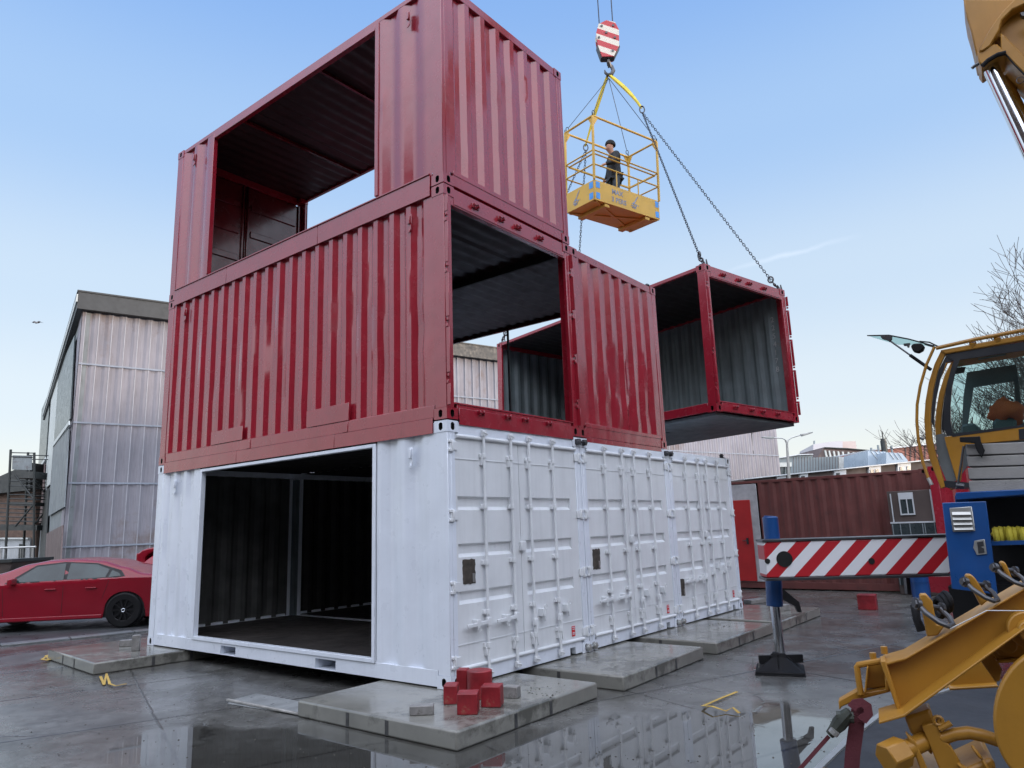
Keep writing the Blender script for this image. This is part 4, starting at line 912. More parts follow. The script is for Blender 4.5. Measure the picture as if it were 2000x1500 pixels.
sk = single(k, 'waste_skip', mat('skip_paint', (.05, .035, .03), .7, var=.4, dirt=((.1, .05, .03), .4, 3)), 'dark rusty waste skip half cut off at the left edge', 'skip', SK.hit(0, 1175), bevel=.03)
build(k2, 'rim', 'bsteel', sk, world=True)
# added block of flats, out of view: it shades the yard from low sun
fl = thing('unseen_sun_blocker', 'long brick block of flats added out of view to block the low sun, seen only in reflections', 'building', (27, 6, G))
k = MB(); k.box(26, 36, -34, 50, G, 13.2); build(k, 'wall', 'brickwall', fl, world=True, smooth=0)
k = MB(); k.box(25.7, 36.3, -34.3, 50.3, 13.2, 13.6); build(k, 'roof', 'fascia', fl, world=True, smooth=0)
for j in range(4):
    for i in range(15): k = MB(); y = -32+i*5; z = 1.0+j*3.1; k.box(25.9, 26.0, y, y+1.9, z, z+1.5); build(k, 'window', 'pwhite' if (i*j) % 5 == 2 else 'winglass', fl, world=True, smooth=0)
wh_ = thing('unseen_reflection_block', 'long brick warehouse added out of view behind the camera, seen only as dark reflections in the paint', 'building', (10, -31, G))  # added out of view, sized to put dark reflections in the ribbed paint
k = MB(); k.box(-17, 25, -38, -28, G, 22.5); build(k, 'wall', 'brickwall', wh_, world=True, smooth=0)
k = MB(); k.box(-17.3, 25.3, -38.3, -27.7, 22.5, 22.9); build(k, 'roof', 'fascia', wh_, world=True, smooth=0)
for i in range(6): k = MB(); k.box(-2+i*4.5, .6+i*4.5, -28.0, -27.9, 5, 8); build(k, 'window', 'winglass', wh_, world=True, smooth=0)
# ------------------------------------------------------------------ right background
def zD(*p): return [(1440+u/4.762, 820+v/4.762) for u, v in p]
M['shed'] = mat('grey_shed_cladding', (.20, .235, .25), .6, var=.12, vs=.3, streak=.4); M['tower'] = mat('pale_concrete_tower', (.50, .48, .50), .8, var=.06, vs=.1); M['towerp'] = mat('pinkish_tower', (.52, .43, .40), .8, var=.06, vs=.1)
M['tile'] = mat('brown_roof_tiles', (.11, .08, .075), .8, var=.2, vs=.6); M['green'] = mat('greenhouse_glass', (.33, .40, .47), .25, var=.12, vs=.4); M['redclad'] = mat('red_brown_cladding', (.25, .085, .06), .6, var=.15, vs=.4, streak=.4)
M['brownbrick'] = mat('dark_brown_facade', (.085, .065, .058), .8, var=.25, vs=.8)
def down(px, y=1010): return px + [(px[-1][0], y), (px[0][0], y)]
house('tower_block', 'tower', 'pale square block of flats with a pinkish end wall far away above the roofs', 'building', down(zD((707, 228), (860, 205), (980, 195))), 190, 20, .2, [('end_wall', 'towerp', zD((975, 195), (1118, 190), (1140, 330), (975, 330)), 2, 14), ('flue', 'shed', zD((728, 185), (738, 185), (738, 230), (728, 230)), 2, 3)])
house('tiled_hall', 'tile', 'brown tiled roof with a row of pale vertical windows in the distance', 'building', zD((750, 345), (805, 258), (1020, 268), (1222, 285), (1240, 480), (740, 480)), 120, 12, 0,
      [('window', 'trim', zD((u+i*2, 285+i*3), (u+14+i*2, 285+i*3), (u+30, 345), (u+14, 345)), -.3, 0) for i, u in enumerate((805, 840, 880, 920, 960, 1010, 1055, 1095, 1135, 1180))] + [('ridge', 'bsteel', zD((805, 255), (1020, 265), (1222, 282), (1222, 290), (1020, 273), (805, 263)), -.4, 12)])
house('red_clad_hall', 'redclad', 'long red brown ribbed hall with a pale roof edge behind the greenhouses', 'building', down(zD((1240, 282), (1500, 255), (2200, 180)), 1000), 85, 20, -.15,
      [('roof_edge', 'pwhite', zD((1240, 278), (2200, 174), (2200, 186), (1240, 290)), -.3, 20)] + [('wall_rib', 'tile', zD((u, 262-(u-1500)*.1), (u+8, 262-(u-1500)*.1), (u+8, 480), (u, 480)), -.08, 0) for u in range(1560, 2100, 45)])
for i, (a, b, h0, m_) in enumerate(((1330, 1385, 195, 'bsteel'), (1298, 1318, 235, 'shed'), (1235, 1255, 260, 'shed'), (1422, 1442, 242, 'shed'))):
    p, q = zD((a, h0), (b, h0)); D = 84; c = dep((p[0]+q[0])/2, p[1], D); r = (q[0]-p[0])/2*D/FOC; k = MB(); k.tube((c.x, c.y, 4), c, r, n=12)
    if i == 0: k.tube(c, c+UP*1.1, r*.2, n=8); k.tube(c-UP*.1, c+UP*.25, r*.8, n=12)
    single(k, 'chimney', m_, ('thick black chimney on the red clad hall', 'slim grey flue just left of the black chimney', 'short grey flue farthest left on the hall roof', 'short grey flue right of the black chimney')[i], 'chimney', Vector((c.x, c.y, 4)))
house('greenhouse', 'green', 'pale blue glass roofed shed left of the red clad hall', 'building', down(zD((1215, 290), (1380, 297), (1445, 362)), 960), 80, 6, 0, [('glazing_bar', 'pwhite', zD((u, 292), (u+4, 292), (u+60, 362), (u+56, 362)), -.1, 0) for u in (1240, 1280, 1320, 1355)])
house('greenhouse', 'green', 'pale blue glass roofed shed nearest the crane cab', 'building', down(zD((1385, 302), (1530, 310), (1585, 375)), 960), 78, 6, 0, [('glazing_bar', 'pwhite', zD((u, 304), (u+4, 304), (u+50, 368), (u+46, 368)), -.1, 0) for u in (1410, 1450, 1490)])
house('grey_shed', 'shed', 'grey ribbed metal shed with a flat roof in the middle distance', 'building', down(zD((395, 352), (560, 325), (700, 320), (700, 350), (940, 340)), 980), 90, 10, .1,
      [('side_wall', 'trim', zD((945, 342), (1250, 352), (1250, 500), (945, 500)), .1, 8), ('dark_unit', 'bsteel', zD((1255, 350), (1415, 352), (1415, 500), (1255, 500)), -1, 5), ('roof_edge', 'pwhite', zD((395, 350), (560, 322), (700, 318), (700, 325), (560, 330), (395, 357)), -.3, 0)] +
      [('wall_rib', 'tile', zD((u, 345), (u+3, 345), (u+3, 500), (u, 500)), -.05, 0) for u in range(520, 940, 26)])
house('glass_block', 'winglass', 'dark glazed block beside the brick building behind the lamp post', 'building', down(zD((365, 402), (495, 398)), 980), 80, 8, 0, [('window_frame', 'shed', zD((u, 440), (u+4, 440), (u+4, 510), (u, 510)), -.1, 0) for u in (375, 410, 445, 480)] + [('eave', 'trim', zD((360, 400), (500, 396), (500, 436), (360, 440)), -.2, 0)])
house('dark_hedge_building', 'brownbrick', 'dark brick building with a thin pale roof edge left of the lamp post', 'building', down(zD((80, 402), (250, 392), (365, 395)), 990), 75, 10, 0, [('roof_edge', 'trim', zD((80, 398), (365, 391), (365, 397), (80, 404)), -.2, 10)])
house('terraced_row', 'brownbrick', 'long low brown terrace with white window panels under a pale roof line', 'building', down(zD((60, 552), (180, 537), (1730, 378), (2400, 300)), 1000), 42, 9, -.30,
      [('roof_edge', 'pwhite', zD((60, 548), (180, 533), (1730, 374), (2400, 296), (2400, 304), (1730, 384), (180, 543), (60, 556)), -.25, 9)] +
      [('white_panel', 'pwhite', zD((a, b), (c, d), (c, d+70), (a, b+70)), -.12, 0) for a, b, c, d in ((360, 526, 440, 518), (570, 505, 645, 497), (890, 472, 1000, 461), (1212, 440, 1322, 429), (1480, 413, 1600, 401))] +
      [('window', 'winglass', zD((a, b), (a+32, b-3), (a+32, b+30), (a, b+33)), -.16, -.1) for a, b in ((370, 549), (405, 545), (580, 527), (905, 498), (1222, 465), (1268, 460), (1495, 440), (1560, 434))])
# double street lamp
D = 40; lp = Plane(dep(1540, 900, D)); k = MB(); bse = lp.hit(1545, 960); bse.z = G
k.path([bse, lp.hit(1541, 930), lp.hit(1537, 866), lp.hit(1534, 860)], [.10, .09, .06, .05], 8)
lamp = single(k, 'street_lamp', 'alu', 'double armed street lamp standing behind the brown container', 'street lamp', bse)
for pts, hd in (([(1537, 868), (1535, 860), (1528, 856), (1511, 855)], [(1511, 853.5), (1488, 853), (1488, 855), (1509, 858)]), ([(1537, 868), (1539, 860), (1546, 855), (1563, 850)], [(1563, 848), (1586, 843.5), (1586, 846), (1566, 852.5)])):
    k = MB(); k.path([lp.hit(*p) for p in pts], .035, 6); a = build(k, 'lamp_arm', 'alu', lamp, world=True)
    k = MB(); k.pp(lp, hd, -.12, .12); build(k, 'lamp_head', 'alu', a, world=True, bevel=.02)
# fire stair at the right end of the hall
RS = thing('fire_escape', 'black fire escape landing at the right end of the hall, seen under the hanging container', 'stairs', Q(LEN+1, 0, G)); FP = Plane(dep(1475, 900, 56)); FE = RS
bars([((1453, 820), (1453, 945)), ((1468, 820), (1468, 893))], .06, 'stair_post'); bars([((1450, y), (1469, y+.5)) for y in (852, 858, 864, 870, 876)], .04, 'railing')
k = MB(); k.pp(FP, [(1450, 879), (1472, 880), (1472, 893), (1450, 892)], 0, 1.5); build(k, 'landing', 'bsteel', RS, world=True)
# brown container with the red door, red container, cabin
M['brownc'] = mat('faded_brown_paint', (.14, .042, .036), .55, var=.2, streak=.3, bump=.2, dirt=((.07, .03, .028), .35, 1.5))
cb = container('brown_container', 'faded brown ribbed container with a red door, standing across the back of the yard', (2.33, 12.5, -.13), 'brownc', side0=[(-3.72, -.165)], side1='corr', end0='corr', end1='corr', seed=11)
k = MB(); k.box(-CL+.17, -3.76, -.012, .02, .162, 2.5); build(k, 'door_surround', mat('surround_paint', (.42, .42, .43), .6, var=.3, vs=3, dirt=((.25, .12, .1), .35, 3)), cb, bevel=.004)
k = MB(); k.box(-4.9, -3.94, -.03, -.012, .17, 2.12); dd = build(k, 'door', mat('red_door_paint', (.42, .02, .02), .4, var=.12), cb, bevel=.006)
k = MB(); k.box(-4.10, -4.06, -.07, -.03, 1.05, 1.2); k.tube((-4.08, -.06, 1.13), (-4.2, -.07, 1.13), .012, n=6); build(k, 'handle', 'bsteel', dd)
cr = container('bright_red_container', 'bright red container beyond the blue locker of the crane', (8.47, 12.0, -.12), 'red', side0='corr', side1='corr', end0='corr', end1='corr', seed=12)
cab_t = thing('site_cabin', 'small brown cabin with a white framed window and glazed lower front beside the brown container', 'cabin', (1.55, 12.1, G))
k = MB(); k.box(0, .86, 0, .36, 0, 2.15); build(k, 'wall', 'brownbrick', cab_t, bevel=.01)
k = MB(); k.box(.06, .08, -.02, 0, 1.5, 2.1); k.box(.82, .86, -.02, 0, 1.5, 2.15); k.box(0.0, .86, -.025, 0, 1.47, 1.50); build(k, 'trim', 'pwhite', cab_t)
k = MB(); x0, x1, z0, z1 = .22, .50, 1.67, 2.11; k.box(x0, x1, -.03, 0, z1-.14, z1); k.box(x0, x0+.025, -.03, 0, z0, z1-.14); k.box(x1-.025, x1, -.03, 0, z0, z1-.14); k.box(x0, x1, -.03, 0, z0-.03, z0); k.box(.36, .38, -.03, 0, z0, z1-.14)
wf = build(k, 'window', 'pwhite', cab_t); k = MB(); k.box(x0+.025, x1-.025, -.012, -.001, z0, z1-.14); build(k, 'pane', 'winglass', wf)
k = MB(); k.box(.03, .84, -.02, 0, .2, 1.46); gp = build(k, 'glazed_front', 'winglass', cab_t)
for x in (.03, .18, .36, .60, .64, .82): k = MB(); k.box(x, x+.016, -.04, -.02, .2, 1.46); build(k, 'glazing_bar', 'shed', gp)
k = MB(); k.tube((0, 0, 0), (0, 0, .88), .17, n=18); 
for z in (.3, .58): k.tube((0, 0, z-.015), (0, 0, z+.015), .18, n=18)
o = build(k, 'drum', 'blue'); o.location = (2.0, 11.8, G); setp(o, 'blue drum standing in front of the glazed cabin front', 'drum')
# ------------------------------------------------------------------ trees
M['bark'] = mat('bare_bark', (.075, .058, .05), .9, var=.3)
def bare_tree(lab, base, H, spread, seed, lv=6, lean=(0, 0), r0=.2, col='bark', first=.25, rmin=.01, km=3):
    rnd = random.Random(seed); trunk = MB(); crown = MB()
    def grow(mb, p, d, L, r, l):
        pts = [p]; rr = [r]; n = 3 if l < 4 else 2; q = p.copy(); dd = d.copy()
        for i in range(n):
            dd = (dd + Vector((rnd.uniform(-1, 1), rnd.uniform(-1, 1), rnd.uniform(-.4, .9)))*.16).normalized(); q = q+dd*L/n; pts.append(q.copy()); rr.append(r*(1-.45*(i+1)/n))
        mb.path(pts, [max(x, rmin) for x in rr], 7 if l == 0 else 5 if l < 3 else 3, cap=False)
        if l >= lv: return
        kids = rnd.randint(2, km) if l else 5
        for _ in range(kids):
            t = rnd.uniform(.35, 1); i = min(n-1, int(t*n)); b = pts[i].lerp(pts[i+1], t*n-i)
            s = Vector((rnd.uniform(-1, 1), rnd.uniform(-1, 1), rnd.uniform(-.15, .75))).normalized(); nd_ = (dd*.75+s*spread).normalized()
            grow(crown, b, nd_, L*rnd.uniform(.62, .82), r*(1-.45*t)*rnd.uniform(.5, .7), l+1)
        grow(crown, pts[-1], dd, L*.78, rr[-1]*.95, l+1)
    grow(trunk, Vector((0, 0, 0)), Vector((lean[0], lean[1], 1)).normalized(), H*first, r0, 0)
    t = thing('bare_tree', lab, 'tree', base, None, 'bare winter trees')
    build(trunk, 'trunk', col, t); build(crown, 'crown', col, t, smooth=0); return t
def tb(u, D): X = dep(u, 1000, D); X.z = G; return X
bare_tree('large leafless tree rising behind the crane cab at the right edge', tb(2105, 26), 14.0, .8, 5, 6, r0=.24, rmin=.009, km=4)
bare_tree('lower leafless tree seen through the cab windows', tb(1985, 32), 9.6, .85, 11, 6, r0=.16, rmin=.008)
bare_tree('leafless tree behind the cab, right of the lower one', tb(2065, 34), 10.5, .85, 23, 6, r0=.16, rmin=.008)
bare_tree('small distant leafless tree left of the double street lamp', tb(1470, 62), 7.2, .8, 31, 5, r0=.1, rmin=.012)
tt = bare_tree('small bare shrub in front of the grey shed', tb(1590, 41), 3.0, .5, 41, 5, r0=.1)
# gull
k = MB(); gp_ = Plane(dep(71, 628, 60)); c = gp_.hit(71, 629)
def gl(u, v, t=0): return gp_.hit(u, v)+gp_.n*t
k.path([gl(66, 629.5), gl(70, 630), gl(75, 631)], [.03, .10, .02], 6)
for s in ((62, 629.5, 67, 626.8, 71, 628.5), (82, 629.5, 76, 626.8, 72, 628.5)):
    a, b, c_ = gl(s[0], s[1]), gl(s[2], s[3]), gl(s[4], s[5]); k.prism([a, b, c_, c_+UP*-.07, b+UP*-.05], gp_.n*.25)
single(k, 'gull', mat('gull_grey', (.12, .12, .13), .8), 'gull gliding in the sky above the left hall', 'bird', c)
# ------------------------------------------------------------------ cars
M['carpaint'] = mat('dark_red_car_paint', (.24, .007, .018), .22, var=.06, coat=.5, rv=.03, spec=.3); M['carglass'] = glass('car_glass', (.30, .36, .36), .10); M['rim'] = mat('dark_alloy', (.03, .03, .032), .35, .6)
M['cardark'] = mat('car_underside', (.008, .008, .009), .6)
def car(lab, loc, fwd, sedan=True, name='parked_car', tail=False, grp=None):
    # local x forward from the rear axle, y to the left, z up
    f = Vector(fwd).normalized(); l = UP.cross(f); Rm = Matrix((f, l, UP)).transposed()
    root = thing(name, lab, 'car', loc, Rm, grp)
    WB = 2.65; x0, x1 = -.98, 3.60; W2 = .89
    def lerp(tab, x):
        for (a, b), (c, d) in zip(tab[:-1], tab[1:]):
            if x <= c: t = max(0, min(1, (x-a)/(c-a))); t = t*t*(3-2*t)*.5+t*.5; return b+(d-b)*t
        return tab[-1][1]
    top = [(-.98, .88), (-.92, 1.0), (-.45, 1.07), (-.30, 1.09), (.10, 1.25), (.55, 1.40), (1.0, 1.455), (1.5, 1.45), (1.9, 1.38), (2.35, 1.20), (2.75, 1.02), (3.1, .95), (3.4, .84), (3.55, .70), (3.6, .55)] if sedan else \
          [(-.85, .75), (-.80, 1.0), (-.70, 1.2), (-.45, 1.42), (.1, 1.5), (.8, 1.52), (1.5, 1.48), (1.9, 1.38), (2.3, 1.18), (2.7, 1.02), (3.1, .92), (3.4, .80), (3.6, .5)]
    belt = [(-.98, .86), (-.5, .98), (0, .99), (1.2, .955), (2.4, .92), (3.2, .83), (3.6, .55)]
    wid = [(-.98, .70), (-.8, .82), (-.3, .88), (1.2, .89), (2.6, .88), (3.2, .82), (3.45, .70), (3.6, .52)]
    bot = lambda x: .19 if -.6 < x < 3.2 else .28
    def zbot(x):
        z = bot(x)
        for cx in (0, WB):
            d = abs(x-cx)
            if d < .375: z = max(z, .32+math.sqrt(.375**2-d*d))
        return z
    N = 110; VS = 12; RS_ = 8; rows = []
    def yb(x, z):
        bz = lerp(belt, x); w_ = lerp(wid, x)
        if z <= bz: q = (bz-z)/.75; return w_-.05*q*q-.012*math.sin(min(1, q)*math.pi)*1
        return w_-.012-(z-bz)*.46
    k = MB()
    for i in range(N+1):
        x = x0+(x1-x0)*i/N; zt = lerp(top, x); zb = min(zbot(x), zt-.05); bz = min(lerp(belt, x), zt-.02); row = []
        zs = [zb+(bz-zb)*j/VS for j in range(VS+1)]+[bz+(zt-.07-bz)*j/RS_ for j in range(1, RS_+1)] if zt-.07 > bz+.02 else [zb+(bz-zb)*j/VS for j in range(VS+1)]+[bz+.001*j for j in range(1, RS_+1)]
        for z in zs: row.append((yb(x, z), z))
        ye, ze = row[-1]
        for t in (.33, .66, 1): row.append((ye-.10*t*1.2, ze+(zt-ze)*math.sin(t*math.pi/2)*.75))
        ye = row[-1][0]
        for t in (.33, .66, 1): row.append((ye*(1-t), row[VS+RS_+3][1]+(zt-row[VS+RS_+3][1])*math.sin(t*math.pi/2)))
        rows.append((x, row))
    n = len(rows[0][1]); o = 0
    for s in (1, -1):
        b = len(k.v); k.v += [Vector((x, s*y, z)) for x, r in rows for y, z in r]
        for i in range(N):
            for j in range(n-1): q = (b+i*n+j, b+(i+1)*n+j, b+(i+1)*n+j+1, b+i*n+j+1); k.f.append(q if s < 0 else q[::-1])
    for e in (0, N):
        x, r = rows[e]; k.add([(x, y, z) for y, z in r]+[(x, -y, z) for y, z in r[::-1]], [tuple(range(2*n))])
    body = build(k, 'body', 'carpaint', root, smooth=40)
    k = MB(); k.box(-.6, 3.2, -.80, .80, .2, .6)
    for cx in (0, WB): pass
    k.box(-.85, 3.4, -.7, .7, .3, .75); build(k, 'underside', 'cardark', root)
    def pane(nm, pts, mm, off=.004, th=.012, par=root):
        for s in (1, -1):
            # dense outline following the body side
            q = []
            for (a, b), (c, d) in zip(pts, pts[1:]+pts[:1]):
                for t in (0, .34, .67): q.append((a+(c-a)*t, b+(d-b)*t))
            k = MB(); P = [Vector((x, s*(yb(x, z)+off), z)) for x, z in q]; cc = sum(P, Vector())/len(P); m_ = len(P)
            k.add(P+[cc], [(i, (i+1) % m_, m_) for i in range(m_)]); build(k, nm, mm, par, smooth=0)
    if sedan:
        pane('window_trim', [(2.20, .955), (1.72, 1.33), (1.2, 1.385), (.6, 1.335), (.12, 1.16), (.02, 1.03), (.3, .99)], 'cardark', .004)
        pane('front_side_window', [(2.08, .975), (1.70, 1.30), (1.18, 1.355), (1.14, .995)], 'sidegl', .009)
        pane('rear_side_window', [(1.08, .998), (1.10, 1.355), (.6, 1.305), (.34, 1.19), (.38, 1.02)], 'sidegl', .009)
        pane('quarter_window', [(.32, 1.02), (.29, 1.17), (.14, 1.10), (.10, 1.04)], 'sidegl', .009)
    else: pane('side_window', [(2.1, .98), (1.7, 1.36), (.6, 1.42), (-.2, 1.36), (-.3, 1.05)], 'sidegl', .008)
    for s in (1, -1):
        k = MB(); 
        for a, b in (((1.12, .96), (1.14, .30)), ((.30, .96), (.42, .55)), ((2.22, .94), (2.18, .30))):
            for t in range(6): 
                z0 = a[1]+(b[1]-a[1])*t/6; z1 = a[1]+(b[1]-a[1])*(t+1)/6; xx = a[0]+(b[0]-a[0])*t/6; xy = a[0]+(b[0]-a[0])*(t+1)/6
                k.beam((xx, s*(yb(xx, z0)-.0005), z0), (xy, s*(yb(xy, z1)-.0005), z1), .004, .007, up=Vector((1, 0, 0)))
        build(k, 'door_seam', 'cardark', root, smooth=0)
        for x in (1.35, .62): k = MB(); y = yb(x, .80); k.box(x-.10, x+.10, s*y-.02, s*y+.028, .785, .815); build(k, 'door_handle', 'carpaint', root, bevel=.008, seg=2)
        k = MB(); c = Vector((2.02, s*(yb(2.0, .98)+.10), 1.0)); k.obox(c, ((1, -.2*s, 0), (0, 1, 0), UP), (.05, .10, .065)); k.obox(c+Vector((0, -s*.11, -.04)), ((1, 0, 0), (0, 1, 0), UP), (.03, .05, .02)); build(k, 'wing_mirror', 'carpaint', root, bevel=.03, seg=3)
        k = MB(); k.obox(((.98+1.2)/2*0+1.32, s*(yb(1.3, .24)), .235), ((1, 0, 0), (0, 1, 0), UP), (.92, .02, .035)); build(k, 'sill', 'carpaint', root, bevel=.012, seg=2)
        for cx in (0, WB):
            k = MB(); y = s*.79; prof = [(.20, .10), (.30, .105), (.325, .08), (.33, .04), (.33, -.04), (.325, -.08), (.30, -.105), (.2, -.10)]; m_ = 32
            k.v = [Vector((cx+r*math.cos(2*math.pi*i/m_), y+d, .33+r*math.sin(2*math.pi*i/m_))) for r, d in prof for i in range(m_)]
            k.f = [(a*m_+i, a*m_+(i+1) % m_, (a+1)*m_+(i+1) % m_, (a+1)*m_+i) for a in range(len(prof)-1) for i in range(m_)]
            wh = build(k, 'wheel', 'rubber', root)
            k = MB(); k.disc((cx, y+s*.03, .33), (0, 1, 0), .215, .05, 28)
            for i in range(10): a = 2*math.pi*i/10; k.beam((cx, y+s*.07, .33), (cx+.20*math.cos(a), y+s*.085, .33+.20*math.sin(a)), .03, .03, up=Vector((0, 1, 0)))
            k.ring((cx, y+s*.085, .33), (0, 1, 0), .208, .014, 28, 6); build(k, 'rim', 'rim', wh)
            k = MB(); k.ring((cx, y+s*.098, .33), (0, 1, 0), .030, .006, 14, 6); build(k, 'wheel_cap', 'chrome', wh)
            k = MB(); k.disc((cx, s*.74, .36), (0, 1, 0), .372, .16, 28); build(k, 'wheel_arch', 'cardark', root)
    for ch in root.children:
        if ch.name.startswith('wheel'): continue
        for v in ch.data.vertices:
            if v.co.z > .6: v.co.z = .6+(v.co.z-.6)*.86
    return root, yb
M['sidegl'] = mat('car_window', (.03, .045, .045), .06, var=.5, vs=1.6, rv=.02, spec=.5)
X = onz(242, 1226, G); cf = -(RT*math.cos(.13)+FW*math.sin(.13))
# rear axle contact near side is on the car's left (seen facing left)
cl = UP.cross(cf)
car('dark red saloon car parked along the kerb at the left, facing left', Vector((X.x, X.y, G+.006)) - cl*.79*(1 if cl.dot(FW) < 0 else -1), cf, True, grp='red cars at the left')
X2 = dep(345, 1200, 18.2); X2.z = G+.006
hb2, _ = car('red hatchback with its tailgate raised, mostly hidden behind the white container', X2, RT*.97+FW*.2, False, 'hatchback_car', grp='red cars at the left')
TG = Plane(dep(280, 1100, 17.6)); k = MB(); zt_ = lambda *p: [(240+u/15, 1050+v/15) for u, v in p]
k.pp(TG, zt_((380, 460), (470, 440), (560, 365), (750, 310), (950, 280), (1100, 262), (1100, 360), (960, 385), (860, 420), (720, 500), (640, 580), (620, 700), (640, 880), (605, 1020), (560, 980), (500, 890), (370, 880)), 0, 1.1)
build(k, 'tailgate', 'carpaint', hb2, world=True, bevel=.03, seg=2)
k = MB(); k.path([TG.hit(*p) for p in zt_((700, 850), (780, 870), (860, 910), (910, 980), (920, 1100))], .02, 6); build(k, 'wiper_hose', 'rubber', hb2, world=True)
# ------------------------------------------------------------------ mobile crane at the right
CR0 = dep(1900, 1100, 7.5); CR0.z = G
crn = thing('mobile_crane', 'yellow and blue mobile crane at the right with striped outrigger, raised windscreen and grey counterweights', 'crane', CR0)
def cp(name, m, pl, px, t0, t1, par=None, **kw):
    k = MB(); k.pp(pl, px, t0, t1); return build(k, name, m, par or crn, world=True, **kw)
def ct(name, m, pl, px, r, t=0.0, par=None, n=8, **kw):
    k = MB(); k.path([pl.hit(u, v)+pl.n*t for u, v in px], r, n); return build(k, name, m, par or crn, world=True, **kw)
# outrigger beam
OB = Plane(dep(1670, 1095, 7.75), .12)
k = MB(); a0, b0 = OB.ab(1491, 1060); a1, b1 = OB.ab(1850, 1131)
_, bl0 = OB.ab(1500, 1129); _, bt1 = OB.ab(1840, 1053)
L0 = OB.P + OB.a*a0
def obp(a, b, t=0): return Vector((a, t, b))
RotOB = Matrix((OB.a, OB.n, UP)).transposed().to_4x4()
ob = bpy.data.objects.new('outrigger_beam', None)
k.prism([(0, 0, bl0), (.03, 0, bl0-.0), (1.99, 0, bl0), (2.6, 0, bl0), (2.6, 0, b0+.005), (0, 0, b0+.005), (-.0, 0, (b0+bl0)/2)], (0, .34, 0))
bm_ = build(k, 'outrigger_beam', 'stripe', None, bevel=.012, seg=2)
bm_.parent = crn; bm_.matrix_local = Matrix.Translation(OB.P+OB.a*a0-CR0) @ RotOB; MW[bm_.name] = Matrix.Translation(OB.P+OB.a*a0) @ RotOB
bpy.data.objects.remove(ob)
k = MB(); k.box(-.01, 2.6, -.012, .352, b0+.006, b0+.03); k.box(-.01, 2.6, -.012, .352, bl0-.03, bl0-.001); build(k, 'beam_edge', 'steel', bm_, bevel=.003)
pxo = OB.ab(1532, 1092); k = MB(); k.disc((pxo[0]-a0, -.004, pxo[1]), (0, 1, 0), .082, .006, 28); o_ = build(k, 'round_opening', 'black', bm_)
pxo = OB.ab(1702, 1096); k = MB(); k.disc((pxo[0]-a0, -.004, pxo[1]), (0, 1, 0), .032, .006, 20); pxo = OB.ab(1495, 1096); k.disc((pxo[0]-a0+.02, -.004, pxo[1]), (0, 1, 0), .028, .006, 16); build(k, 'bolt_hole', 'black', bm_)
# outrigger jack
J = onz(1524, 1312, G)
def jz(v): d = ray(1515, v); return CP.z + d.z*((J-CP).dot(FW)/d.dot(FW))
JB = thing('tmp', '', '', (0, 0, 0)); bpy.data.objects.remove(JB)
JP = Plane(J); jx = JP.hit(1515, 1200); jc = Vector((jx.x, jx.y, 0)); jt = JP.hit(1502, 1010); jl = (jt - JP.hit(1515, 1184)) 
k = MB(); k.tube(JP.hit(1513, 1184), JP.hit(1511, 1131), .088, n=24); k.tube(JP.hit(1509, 1060), JP.hit(1504, 1010), .085, n=24); k.tube(JP.hit(1504, 1012), JP.hit(1504, 1008), .07, n=24)
jk = build(k, 'jack_cylinder', 'blue', crn, world=True, bevel=.006, split=True)
k = MB(); k.tube(JP.hit(1524, 1276), JP.hit(1513, 1182), .052, n=24); k.tube(JP.hit(1524, 1282), JP.hit(1524, 1275), .032, .052, n=24); build(k, 'jack_rod', 'chrome', jk, world=True)
k = MB(); c = Vector((J.x, J.y, G)); R_ = Matrix.Rotation(.32, 3, 'Z'); hw = .25
def sq(h, z): return [c + R_ @ Vector((a*h, b*h, 0)) + UP*z for a, b in ((-1, -1), (1, -1), (1, 1), (-1, 1))]
k.add(sq(hw, .004)+sq(hw, .035)+sq(hw*.86, .05)+sq(hw*.30, .155)+sq(hw*.26, .20), [(0, 1, 2, 3)]+[(4*l+i, 4*l+(i+1) % 4, 4*l+4+(i+1) % 4, 4*l+4+i) for l in range(4) for i in range(4)]+[(16, 17, 18, 19)])
for i in range(4):
    a = R_ @ Vector((math.cos(i*math.pi/2), math.sin(i*math.pi/2), 0)); k.prism([c+a*.06+UP*.05, c+a*.22+UP*.045, c+a*.07+UP*.19], a.cross(UP)*.014)
ft = build(k, 'foot_plate', 'rubber', jk, world=True, bevel=.006)
k = MB(); k.beam(JP.hit(1482, 1293-5), JP.hit(1568, 1291-5), .03, .085); build(k, 'foot_bracket', 'rubber', ft, world=True, bevel=.004)
k = MB(); k.path([JP.hit(1470, 1285), JP.hit(1483, 1285), JP.hit(1482, 1308), JP.hit(1471, 1308)], .005, 5, closed=True); build(k, 'wire_handle', 'alu', ft, world=True)
cp('jack_stay', 'steel', JP, [(1526, 1136), (1534, 1150), (1568, 1178), (1573, 1198), (1566, 1198), (1560, 1186), (1526, 1168)], .10, .14, jk)
cp('beam_support', 'steel', OB, [(1789, 1132), (1797, 1132), (1800, 1165), (1792, 1165)], .25, .32)
